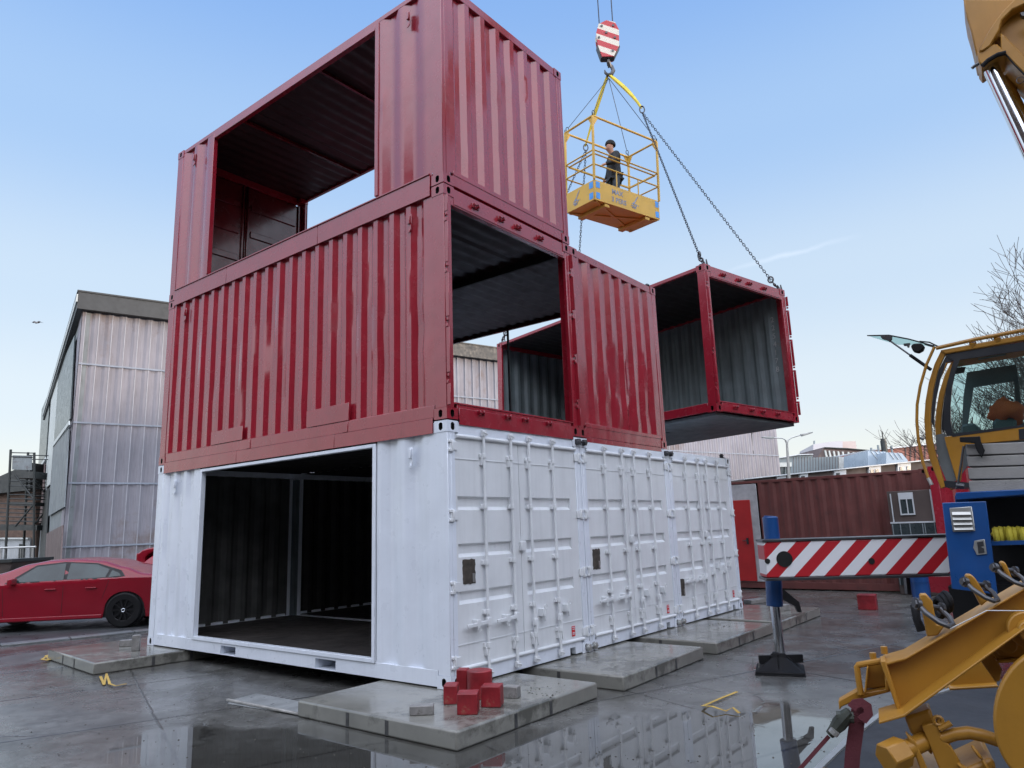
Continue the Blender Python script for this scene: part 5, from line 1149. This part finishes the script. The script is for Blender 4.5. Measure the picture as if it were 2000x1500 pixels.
# chassis, locker, counterweights
CB = Plane(dep(1900, 1100, 6.75), .62)
cp('chassis', 'rubber', CB, [(1846, 1150), (2300, 1130), (2300, 1300), (1870, 1285)], .25, 2.2)
cp('chassis_plate', 'red', CB, [(1800, 1135), (1862, 1133), (1866, 1172), (1806, 1166)], .5, .56)
lk = cp('locker', 'blue', CB, [(1866, 962), (2200, 945), (2200, 952), (1866, 977)], .0, .7, bevel=.008)
cp('locker_back', 'cardark', CB, [(1860, 972), (2200, 955), (2200, 1160), (1880, 1160)], .62, .66, lk)
cp('shelf', 'blue', CB, [(1930, 1058), (2200, 1050), (2200, 1057), (1931, 1066)], .02, .6, lk)
cp('locker_frame', 'blue', CB, [(1864, 968), (1890, 966), (1892, 990), (1866, 990)], .03, .6, lk)
LD = Plane(CB.P-CB.n*.10, .55)
dr_ = cp('locker_door', 'blue', LD, [(1840, 982), (1926, 979), (1949, 1162), (1859, 1150)], 0, .035, bevel=.006, seg=2)
vt = cp('vent', 'alu', LD, [(1854, 992), (1898, 989), (1905, 1037), (1861, 1039)], -.012, 0, dr_, bevel=.006)
for i in range(4):
    y = 1000+i*9.7; x = 1859+i*1.4
    k = MB(); P = [LD.hit(x, y)-LD.n*.012, LD.hit(x+36, y-.5)-LD.n*.012, LD.hit(x+38, y+6)-LD.n*.012, LD.hit(x+1, y+6.5)-LD.n*.012]
    k.add(P+[P[3]-LD.n*.02+UP*.004, P[2]-LD.n*.02+UP*.004], [(0, 1, 5, 4), (4, 5, 2, 3), (0, 4, 3), (1, 2, 5)]); build(k, 'louvre', 'alu', vt, world=True, smooth=0)
lt = cp('latch', 'alu', LD, [(1903, 1056), (1923, 1053), (1928, 1082), (1908, 1084), (1901, 1070)], -.012, 0, dr_, bevel=.003)
cp('latch_recess', 'steel', LD, [(1908, 1059), (1920, 1057), (1922, 1066), (1915, 1068), (1922, 1071), (1923, 1079), (1911, 1081), (1910, 1070)], -.016, -.012, lt)
k = MB(); pts = [CB.hit(u, v)+CB.n*.25 for u, v in ((1938, 1044), (1943, 1036), (1955, 1038), (1975, 1037), (1992, 1042), (1996, 1052), (1975, 1055), (1948, 1054))]; 
for i in range(7): 
    c = CB.hit(1944+i*9, 1047)+CB.n*(.2+.03*(i % 3)); k.ring(c, CB.a, .055+.006*(i % 2), .028, 14, 6, .7)
k.path(pts, .03, 6, closed=True)
single(k, 'coiled_sling', 'sling', 'coiled yellow webbing slings lying in the open blue locker', 'sling', CB.hit(1960, 1058)+CB.n*.25)
lab = ('top', 'second', 'third', 'bottom')
ys = [(866, 862), (890, 886), (912, 910), (937, 936), (963, 962)]
SP = Plane(dep(1900, 920, 6.75), .62)
for i in range(4):
    x = 1886+i*2; (a, a2), (b, b2) = ys[i], ys[i+1]
    cp('counterweight', 'plaster', SP, [(x, a+2), (2120, a2-3), (2120, b2-4), (x+2, b-1)], 0, .75, bevel=.006)
ct('strap_hook', 'steel', SP, [(1883, 872), (1878, 905), (1872, 945), (1868, 955)], .010, -.05); cp('hinge_block', 'rubber', SP, [(1875, 855), (1915, 853), (1916, 862), (1924, 880), (1918, 895), (1908, 880), (1904, 866), (1876, 864)], -.06, -.01, bevel=.004)
ct('pin', 'steel', SP, [(1868, 948), (1884, 950)], .025, -.04)
# ---- cab
CA = Plane(dep(1900, 800, 7.9), .64); CWD = .95
M['cabglass'] = glass('tinted_cab_glass', (.74, .87, .86), .06); M['seal'] = mat('black_seal', (.02, .022, .026), .4)
M['cabgrey'] = mat('grey_cab_lining', (.16, .18, .185), .6)
def z4(*p): return [(1680+u/4.4125, 620+v/4.4125) for u, v in p]
outer = z4((700, 278), (640, 400), (590, 560), (562, 720), (551, 880), (565, 1080), (600, 1230), (650, 1360), (695, 1475))
inner = z4((735, 315), (672, 450), (632, 620), (612, 780), (607, 900), (622, 1050), (655, 1190), (700, 1340), (738, 1460))
cf_ = None
for t0 in (0, CWD-.06):
    o = cp('cab_pillar', 'yellow', CA, outer+inner[::-1], t0, t0+.06, bevel=.006); cf_ = cf_ or o
inner2 = z4((830, 330), (775, 450), (742, 600), (726, 760), (722, 900), (740, 1010), (760, 1030))
seal = z4((735, 318), (830, 312), (800, 400))
for t0 in (.012, CWD-.05): cp('door_seal', 'seal', CA, z4((740, 325), (676, 455), (637, 620), (617, 780), (612, 900), (640, 960), (634, 870), (652, 700), (690, 520), (735, 385), (820, 370), (835, 318)), t0, t0+.04, cf_)
cp('door_seal', 'seal', CA, z4((832, 305), (780, 450), (738, 620), (722, 800), (722, 960), (748, 1020), (800, 1020), (780, 900), (778, 760), (792, 600), (822, 460), (865, 340)), -.004, .03, cf_)
cp('door_header', 'seal', CA, z4((735, 318), (2600, 20), (2600, 110), (850, 365), (800, 372)), -.002, .03, cf_)
rf = cp('cab_roof', 'yellow', CA, z4((690, 284), (1412, 150), (2600, -80), (2600, -10), (1412, 200), (735, 318)), -.02, CWD+.02, bevel=.012, seg=2)
k = MB(); rp = z4((655, 268), (1000, 190), (1412, 112), (2600, -130)); k.path([CA.hit(*p)-CA.n*.02 for p in rp], .022, 8); k.path([CA.hit(*p)+CA.n*CWD for p in rp], .022, 8)
for p in z4((970, 215), (1185, 170)): k.tube(CA.hit(p[0], p[1]+1)-CA.n*.02, CA.hit(p[0], p[1]+8), .03, n=6)
build(k, 'roof_rail', 'yellow', rf, world=True)
for p in z4((970, 222), (1180, 180)): ct('rail_clamp', 'rubber', CA, [(p[0]-7, p[1]+2), (p[0]+7, p[1])], .028, .03, rf)
for tt in (-.10, CWD+.05): ct('guard_rail', 'yellow', CA, z4((650, 268), (582, 420), (530, 600), (503, 760), (500, 900), (512, 1050), (550, 1250), (600, 1390), (628, 1445)), .016, tt, rf)
ct('guard_rail_end', 'alu', CA, z4((598, 1385), (628, 1445)), .02, -.10, rf); ct('rail_bracket', 'steel', CA, z4((512, 1040), (560, 1056)), .014, -.09, rf); ct('rail_bracket', 'steel', CA, z4((512, 1090), (505, 1060)), .014, -.09, rf)
gl_ = cp('side_glass', 'cabglass', CA, z4((832, 330), (1412, 215), (2600, 0), (2600, 700), (1412, 930), (800, 1012), (785, 900), (780, 760), (796, 600), (820, 460)), .004, .012)
cp('lower_body', 'yellow', CA, z4((726, 1030), (1412, 940), (2600, 780), (2600, 960), (1412, 1056), (905, 1100), (890, 1160), (868, 1400), (838, 1432), (742, 1105)), -.01, .05, bevel=.006)
cp('glass_sill', 'seal', CA, z4((790, 1005), (1412, 925), (2600, 760), (2600, 785), (1412, 945), (795, 1030)), -.014, -.004, cf_)
cp('recessed_handle', 'seal', CA, z4((1365, 965), (1440, 955), (1440, 1048), (1372, 1056)), -.014, -.009, cf_)
cp('lower_glass', 'cabgrey', CA, z4((640, 1010), (720, 990), (760, 1110), (835, 1400), (745, 1430), (690, 1300), (650, 1150)), .08, .10)
cp('cab_floor', 'seal', CA, z4((720, 1405), (960, 1425), (2600, 1300), (2600, 1340), (960, 1465), (735, 1465)), .0, CWD)
cp('far_wall', 'cabgrey', CA, z4((845, 880), (880, 890), (960, 880), (1010, 930), (1060, 940), (2600, 760), (2600, 1100), (845, 1250), (760, 1380), (640, 1010)), CWD-.05, CWD-.02)
# inside frame of the far side seen through the glass
cp('far_frame', 'cabgrey', CA, z4((850, 370), (1250, 300), (1310, 290), (1330, 440), (1380, 900), (1330, 900), (1285, 448), (910, 510), (850, 890), (800, 890), (815, 600)), CWD-.06, CWD-.03)
cp('console', 'cabgrey', CA, z4((845, 905), (960, 885), (1020, 950), (1040, 1010), (840, 1020)), .3, .7, bevel=.02)
st_ = cp('seat', 'cabgrey', CA, z4((1120, 850), (1200, 835), (1330, 835), (1340, 960), (1115, 965)), .35, .7, bevel=.03)
cp('panel_label', 'num', CA, z4((1008, 340), (1250, 298), (1252, 312), (1012, 354)), .10, .104)
# raised windscreen
WS = cp('raised_windscreen', 'cabglass', CA, z4((60, 155), (250, 152), (420, 185), (640, 245), (660, 262), (540, 238), (330, 232), (190, 195)), .0, .02)
cp('screen_edge', 'seal', CA, z4((60, 153), (250, 149), (420, 182), (640, 242), (640, 250), (420, 190), (250, 157), (60, 158)), -.01, .03, WS); cp('screen_bracket', 'steel', CA, z4((170, 155), (275, 160), (272, 190), (250, 210), (240, 200), (190, 185)), -.02, .03, WS)
cp('screen_bracket', 'steel', CA, z4((375, 228), (430, 222), (420, 258), (408, 258), (405, 244), (378, 244)), -.02, .03, WS)
ct('gas_strut', 'steel', CA, z4((262, 205), (432, 326)), .010, .0, WS); ct('gas_strut', 'rubber', CA, z4((430, 325), (612, 452)), .019, .0, WS)
ct('wiper_arm', 'rubber', CA, z4((515, 210), (600, 218), (690, 262)), .008, -.03, WS); ct('wiper_arm', 'rubber', CA, z4((560, 235), (650, 265)), .008, -.04, WS)
k = MB(); mp = z4((448, 262), (470, 240), (540, 236), (566, 262), (552, 296), (515, 318), (470, 308)); k.pp(CA, mp, -.12, -.02); build(k, 'work_lamp', 'rubber', WS, world=True, bevel=.015, seg=2)
# orange jacket thrown over the seat
k = MB(); rj = random.Random(8); n_, m_ = 14, 9; c0 = CA.hit(1962, 795)+CA.n*.42
for j in range(m_+1):
    for i in range(n_):
        a_ = 2*math.pi*i/n_; ph_ = math.pi*j/m_; q = 1+.18*math.sin(3*a_+j)+rj.uniform(-.07, .07)
        k.v.append(c0+CA.a*.17*math.sin(ph_)*math.cos(a_)*q+CA.n*.14*math.sin(ph_)*math.sin(a_)*q+UP*(.13*math.cos(ph_)*q-.03*math.cos(2*a_)))
k.f = [(j*n_+i, j*n_+(i+1) % n_, (j+1)*n_+(i+1) % n_, (j+1)*n_+i) for j in range(m_) for i in range(n_)]
single(k, 'work_jacket', 'orange', 'orange work jacket draped over the seat inside the crane cab', 'jacket', c0, smooth=60)
# ---- boom and luffing cylinder
BP = Plane(dep(1950, 60, 6.0), .58)
def zb(*p): return [(1660+u/4.412, v/4.412) for u, v in p]
B0 = dep(2330, 170, 5.2); BH = HK + UP*8.8 + RT*.2
k = MB(); k.beam(B0, BH, .5, .5); bo = build(k, 'boom', 'yellow', crn, world=True, bevel=.03, seg=2)
k = MB(); k.disc(BH, (BH-B0).cross(UP), .45, .35, 24); build(k, 'boom_head_sheave', 'steel', bo, world=True)
cp('boom_side', 'yellow', BP, zb((975, -60), (1600, -60), (1600, 560), (1500, 520), (1340, 320), (1290, 280), (1215, 240), (1150, 330), (1105, 440), (1088, 430), (1040, 220), (1000, 90)), .10, .5, bo, bevel=.012)
cp('boom_rib', 'yellow', BP, zb((1600, -80), (1440, -20), (1330, 90), (1250, 190), (1180, 300), (1108, 445), (1140, 450), (1210, 400), (1290, 260), (1310, 180), (1400, 90), (1600, 0)), -.02, .10, bo, bevel=.01)
cp('lower_flange', 'yellow', BP, zb((1300, 280), (1340, 310), (1700, 690), (1700, 830), (1340, 470), (1300, 440)), .0, .5, bo, bevel=.01)
cp('cylinder_lug', 'yellow', BP, zb((1095, 445), (1180, 400), (1260, 370), (1340, 440), (1345, 465), (1270, 480), (1200, 520), (1140, 572), (1108, 530)), .0, .35, bo, bevel=.012)
ct('lug_pin', 'steel', BP, zb((1052, 588), (1075, 568), (1110, 548)), .016, .0, bo); ct('lug_edge', 'rubber', BP, zb((1140, 572), (1190, 525), (1270, 478), (1345, 460)), .022, -.01, bo)
k = MB(); a = BP.hit(*zb((1205, 500))[0])+BP.n*.15; b_ = BP.hit(*zb((2250, 2720))[0])+BP.n*.15; k.tube(a, b_, .068, n=28); build(k, 'cylinder_rod', 'chrome', bo, world=True)
k = MB(); a = BP.hit(*zb((1330, 480))[0])+BP.n*.42; b_ = BP.hit(*zb((2350, 2500))[0])+BP.n*.42; k.tube(a, b_, .05, n=20); build(k, 'cylinder_rod', 'yellow', bo, world=True)
ct('hose', 'rubber', BP, zb((1335, 460), (1420, 560), (1500, 640), (1600, 760)), .007, .0, bo); k = MB(); k.ring(BP.hit(*zb((1470, 690))[0]), BP.n, .030, .004, 20, 5); build(k, 'hose_ring', 'steel', bo, world=True)
cp('boom_bracket', 'steel', BP, zb((1465, 140), (1600, 120), (1600, 180), (1480, 165)), -.06, .0, bo)
# ------------------------------------------------------------------ foreground jib section on the deck
JD = dep(1850, 1380, 2.75)
jb = thing('crane_jib_section', 'yellow steel jib section with lugs and a big round plate, lower right corner', 'crane jib', Vector((JD.x, JD.y, G+.6)))
W1 = Plane(JD, .45)
def zg(*p): return [(1600+u/3.333, 1050+v/3.333) for u, v in p]
def zf(*p): return [(1600+u/5, 1250+v/5) for u, v in p]
def jp(name, m, px, t0, t1, pl=W1, par=None, bevel=.004, **kw): k = MB(); k.pp(pl, px, t0, t1); return build(k, name, m, par or jb, world=True, bevel=bevel, seg=2, **kw)
web = jp('beam_web', 'yellow', zg((425, 822), (560, 778), (1600, 172), (1600, 330), (540, 1098), (520, 1108)), -.008, .008)
jp('top_flange', 'yellow', zg((415, 806), (560, 766), (1600, 158), (1600, 174), (565, 784), (425, 822)), -.045, .14, smooth=15)
jp('bottom_flange', 'yellow', zg((385, 1132), (540, 1086), (1600, 318), (1600, 332), (546, 1103), (388, 1148)), -.15, .05, smooth=15)
jp('end_plate', 'yellow', zg((395, 790), (430, 785), (530, 1100), (505, 1108)), -.05, .06)
for pts in (((650, 372), (662, 364), (695, 363), (735, 412), (745, 470), (765, 560), (822, 560), (770, 632), (700, 640)), ((945, 245), (960, 236), (985, 236), (1012, 262), (1100, 400), (1050, 442)), ((1170, 160), (1195, 150), (1215, 175), (1255, 275), (1240, 290))):
    jp('lifting_lug', 'yellow', zg(*pts), -.022, .022, bevel=.005)
def shackle(u, v, s, ang, lab):
    c = W1.hit(u, v); k = MB(); A2 = (W1.a*.85+W1.n*.45-UP*.2).normalized(); A1 = (W1.a*.45-UP*.55-W1.n*.5).normalized()
    k.path([c+A2*.045*s, c+A2*.05*s+A1*.05*s, c+A2*.03*s+A1*.10*s, c+A1*.115*s, c-A2*.03*s+A1*.10*s, c-A2*.05*s+A1*.05*s, c-A2*.045*s], [.011*s]*7, 8)
    k.tube(c-A2*.056*s, c+A2*.05*s, .012*s, n=10); k.tube(c-A2*.066*s, c-A2*.05*s, .018*s, n=6); k.tube(c+A2*.05*s, c+A2*.062*s, .026*s, n=10); k.tube(c-A2*.056*s, c-A2*.04*s, .024*s, n=12)
    single(k, 'shackle', 'steel', lab, 'shackle', c, 'dark shackles on the jib lugs')
shackle(1814, 1184, .85, -.5, 'dark steel shackle through the nearest yellow lug'); shackle(1904, 1140, .75, -.6, 'dark steel shackle through the middle yellow lug'); shackle(1961, 1112, .7, -1.0, 'dark steel shackle through the rear yellow lug')
k = MB(); c = W1.hit(1838, 1190)+W1.n*.06
for i in range(3): k.ring(c+W1.a*(.012*i)+UP*(.01*i), W1.a+W1.n*.4, .032, .010, 18, 8)
k.path([W1.hit(1800, 1185)+W1.n*.1, W1.hit(1790, 1190)+W1.n*.1, W1.hit(1793, 1215)+W1.n*.08, W1.hit(1803, 1238)+W1.n*.08], [.014, .017, .014, .017], 8)
single(k, 'hose_coupling', 'rubber', 'black rubber hose coupling behind the nearest yellow lug', 'coupling', c)
# left end frame
ct2 = lambda nm, px, r, t=0, m='yellow', par=None: build(MB().path([W1.hit(u, v)+W1.n*t for u, v in px], r, 10), nm, m, par or jb, world=True)
ct2('end_frame', zf((620, 225), (500, 245), (378, 268), (366, 285), (380, 400), (405, 560)), .0115, .05)
jp('end_bracket', 'yellow', zf((470, 270), (600, 262), (690, 440), (700, 500), (640, 515), (440, 540), (455, 420)), .10, .13)
jp('end_bracket_side', 'yellow', zf((465, 275), (480, 272), (462, 500), (440, 540)), .02, .12); jp('end_bracket_rib', 'yellow', zf((640, 390), (670, 390), (690, 500), (650, 510)), .02, .12)
jp('rear_foot', 'yellow', zf((180, 632), (380, 520), (470, 545), (740, 500), (745, 530), (470, 600), (330, 640), (215, 690), (190, 725)), .06, .12)
ct2('hex_bolt', zf((520, 150), (530, 215)), .012, .06); ct2('hex_bolt', zf((632, 88), (642, 160)), .012, .06)
# rear beam and strut
W2_ = Plane(JD+W1.n*.34, .45)
jp('rear_beam', 'yellow', zg((820, 990), (900, 900), (1060, 760), (1110, 830), (1160, 950), (1150, 957), (850, 972)), 0, .03, W2_); jp('rear_beam_flange', 'yellow', zg((840, 962), (1150, 942), (1156, 960), (840, 978)), -.05, .05, W2_)
jp('strut', 'yellow', zg((1050, 800), (1135, 735), (1210, 880), (1195, 960), (1165, 962)), .06, .12)
# neck, clevis, pin
jp('neck', 'yellow', zf((825, 715), (900, 690), (1030, 650), (1075, 630), (1110, 740), (1120, 900), (1090, 1090), (930, 900), (890, 880)), -.06, .05, bevel=.01)
jp('clevis_plate', 'yellow', zf((826, 808), (870, 850), (925, 905), (1062, 1215), (1060, 1300), (1000, 1300), (985, 1210), (920, 1030), (850, 870)), -.13, -.10)
jp('clevis_plate', 'yellow', zf((985, 775), (1115, 728), (1145, 765), (1175, 900), (1260, 960), (1345, 1100), (1380, 1260), (1180, 1300), (1160, 1200), (1040, 905)), -.10, -.06)
jp('clevis_base', 'yellow', zf((840, 1260), (900, 1205), (990, 1190), (1160, 1200), (1360, 1190), (1640, 1060), (1680, 1130), (1700, 1300), (840, 1320)), -.10, .16, bevel=.012)
k = MB(); pc = W1.hit(*zf((735, 1000))[0])-W1.n*.15; pe = W1.hit(*zf((1180, 900))[0])-W1.n*.02; dx = (pe-pc).normalized()
k.tube(pc+dx*.02, pe, .030, n=20); pin = build(k, 'pin', 'yellow', jb, world=True)
k = MB(); k.tube(pc-dx*.045, pc+dx*.035, .052, n=6); build(k, 'pin_head', 'yellow', pin, world=True, smooth=20, bevel=.004)
k = MB(); hp = [W1.hit(u, v)-W1.n*.08 for u, v in zf((1170, 900), (1300, 860), (1430, 845), (1560, 870), (1700, 915), (1868, 965))]; k.path(hp, [.022, .021, .021, .021, .021, .021], 14); build(k, 'pin_handle', 'yellow', pin, world=True)
k = MB(); k.tube(W1.hit(*zf((1150, 700))[0])-W1.n*.09, W1.hit(*zf((1170, 800))[0])-W1.n*.09, .010, n=8); k.tube(W1.hit(*zf((1150, 800))[0])-W1.n*.10, W1.hit(*zf((1260, 740))[0])-W1.n*.10, .010, n=8); k.ring(W1.hit(*zf((1140, 720))[0])-W1.n*.1, W1.n, .014, .006, 12, 6); build(k, 'split_pin', 'yellow', pin, world=True)
chain(W1.hit(*zf((1440, 930))[0])-W1.n*.11, W1.hit(*zf((1560, 1090))[0])-W1.n*.11, 'short yellow painted chain hanging from the pin handle', .030, .0052, 'safety_chain', 'short chains on the jib pin', 'yellow', False)
chain(W1.hit(*zf((1560, 1090))[0])-W1.n*.11, W1.hit(*zf((1680, 1290))[0])-W1.n*.11, 'lower yellow chain lying on the pin bracket at the bottom edge', .030, .0052, 'safety_chain', 'short chains on the jib pin', 'yellow', False)
chain(W1.hit(*zf((1345, 1130))[0])-W1.n*.11, W1.hit(*zf((1520, 1250))[0])-W1.n*.11, 'loose yellow chain end left of the hanging one', .030, .0052, 'safety_chain', 'short chains on the jib pin', 'yellow', False)
# eyes and big round plate
c = W1.hit(2003, 1226)-W1.n*.05; k = MB(); k.disc(c, W1.n, .062, .05, 28); ey = build(k, 'eye_plate', 'yellow', jb, world=True, bevel=.004); k = MB(); k.disc(c-W1.n*.04, W1.n, .038, .05, 24); build(k, 'eye_pin', 'yellow', ey, world=True, bevel=.004)
c = W1.hit(1966, 1258)+W1.n*.03; k = MB(); k.disc(c, W1.n, .062, .04, 28); ey = build(k, 'eye_plate', 'yellow', jb, world=True, bevel=.004); k = MB(); k.disc(c-W1.n*.03, W1.n, .028, .05, 20); k.ring(c-W1.n*.025, W1.n, .036, .005, 20, 6); build(k, 'eye_pin', 'yellow', ey, world=True, bevel=.003)
jp('eye_arm', 'yellow', zg((1140, 720), (1210, 690), (1333, 700), (1400, 760), (1333, 790), (1170, 770)), .0, .04); jp('eye_arm', 'yellow', zg((1150, 796), (1333, 780), (1400, 790), (1333, 806), (1160, 812)), -.02, .10)
W3 = Plane(dep(2050, 1400, 2.45), .55); k = MB(); ce = (2058, 1405); k.pp(W3, [(ce[0]+118*math.cos(a), ce[1]+140*math.sin(a)) for a in [i*2*math.pi/48 for i in range(48)]], 0, .05); build(k, 'round_plate', 'yellow', jb, world=True, bevel=.008, seg=2)
# thin cord across the beam
k = MB(); k.path([W1.hit(1852, 1224)-W1.n*.06, W1.hit(1922, 1188)-W1.n*.07, W1.hit(2060, 1189)-W1.n*.07], .0018, 5); single(k, 'cord', 'pwhite', 'thin pale cord stretched across the yellow beam', 'cord', W1.hit(1922, 1188))
# deck under the jib
DZ = .36
dk = [onz(u, v, DZ) for u, v in ((1590, 1512), (1664, 1440), (1740, 1382), (1900, 1335), (2060, 1310), (2500, 1300))]; far = dk[-1]; near = onz(2600, 1800, DZ); n0 = onz(1450, 1640, DZ)
k = MB(); P_ = [n0]+dk+[near]; k.prism([p-UP*.05 for p in P_], UP*.05); deck = single(k, 'trailer_deck', mat('black_deck', (.02, .021, .024), .7, var=.3, bump=.5), 'dark flat trailer deck under the yellow jib section, with a pale metal edge', 'trailer', dk[2])
k = MB()
for p, q in zip([n0]+dk[:3], dk[:4]): k.beam(p-UP*.02, q-UP*.02, .03, .06)
build(k, 'edge_rail', 'alu', deck, world=True)
k = MB()
for p in (dk[2].lerp(near, .5), dk[4].lerp(near, .5)): k.box(p.x-.3, p.x+.3, p.y-.3, p.y+.3, G+.001, DZ-.051)
build(k, 'support', 'rubber', deck, world=True)
# ratchet strap
WR = Plane(dep(1660, 1420, 2.95), .4)
k = MB(); 
def rib(px, w_, t): 
    pts = [WR.hit(u, v)+WR.n*t for u, v in px]; n = len(pts); V = []
    for i, p in enumerate(pts):
        d = (pts[min(i+1, n-1)]-pts[max(i-1, 0)]).normalized(); s = d.cross(WR.n).normalized()*(w_[i] if isinstance(w_, list) else w_)/2; V += [p-s, p+s, p+s+WR.n*.004, p-s+WR.n*.004]
    k.add(V, [(4*i+a, 4*i+(a+1) % 4, 4*i+4+(a+1) % 4, 4*i+4+a) for i in range(n-1) for a in range(4)]+[(0, 1, 2, 3), (4*n-4, 4*n-3, 4*n-2, 4*n-1)])
rib(zf((400, 590), (385, 680), (365, 800), (345, 950), (325, 1100), (310, 1330)), .052, -.02); rib(zf((310, 640), (350, 595), (410, 585), (465, 620), (475, 690), (440, 745), (400, 700)), .032, -.045)
strap = single(k, 'ratchet_strap', 'web', 'maroon webbing strap looped over the jib end and hanging down', 'strap', WR.hit(1680, 1370), smooth=50)
k = MB(); rp = [WR.hit(u, v)-WR.n*.05 for u, v in zf((300, 670), (250, 720), (190, 790), (140, 850), (100, 890))]
k.path(rp, [.02, .026, .027, .02, .016], 8); k.tube(rp[1]-WR.a*.03, rp[1]+WR.a*.03, .02, n=10); build(k, 'ratchet', mat('olive_ratchet', (.035, .04, .03), .6, var=.5, vs=20, bump=.6), strap, world=True)
k = MB(); k.tube(WR.hit(*zf((155, 830))[0])-WR.n*.08, WR.hit(*zf((130, 862))[0])-WR.n*.08, .018, n=8); build(k, 'buckle', 'alu', strap, world=True)
k = MB(); q0, q1 = WR.hit(*zf((95, 905))[0])-WR.n*.05, WR.hit(1540, 1520)-WR.n*.05; k.beam(q0, q1, .004, .014); build(k, 'strap_tail', 'web', strap, world=True)
k = MB(); c = W1.hit(1628, 1502)-W1.n*.1; k.obox(c, (W1.a, W1.n, UP), (.04, .04, .02)); build(k, 'hex_nut', 'yellow', jb, world=True, bevel=.006)
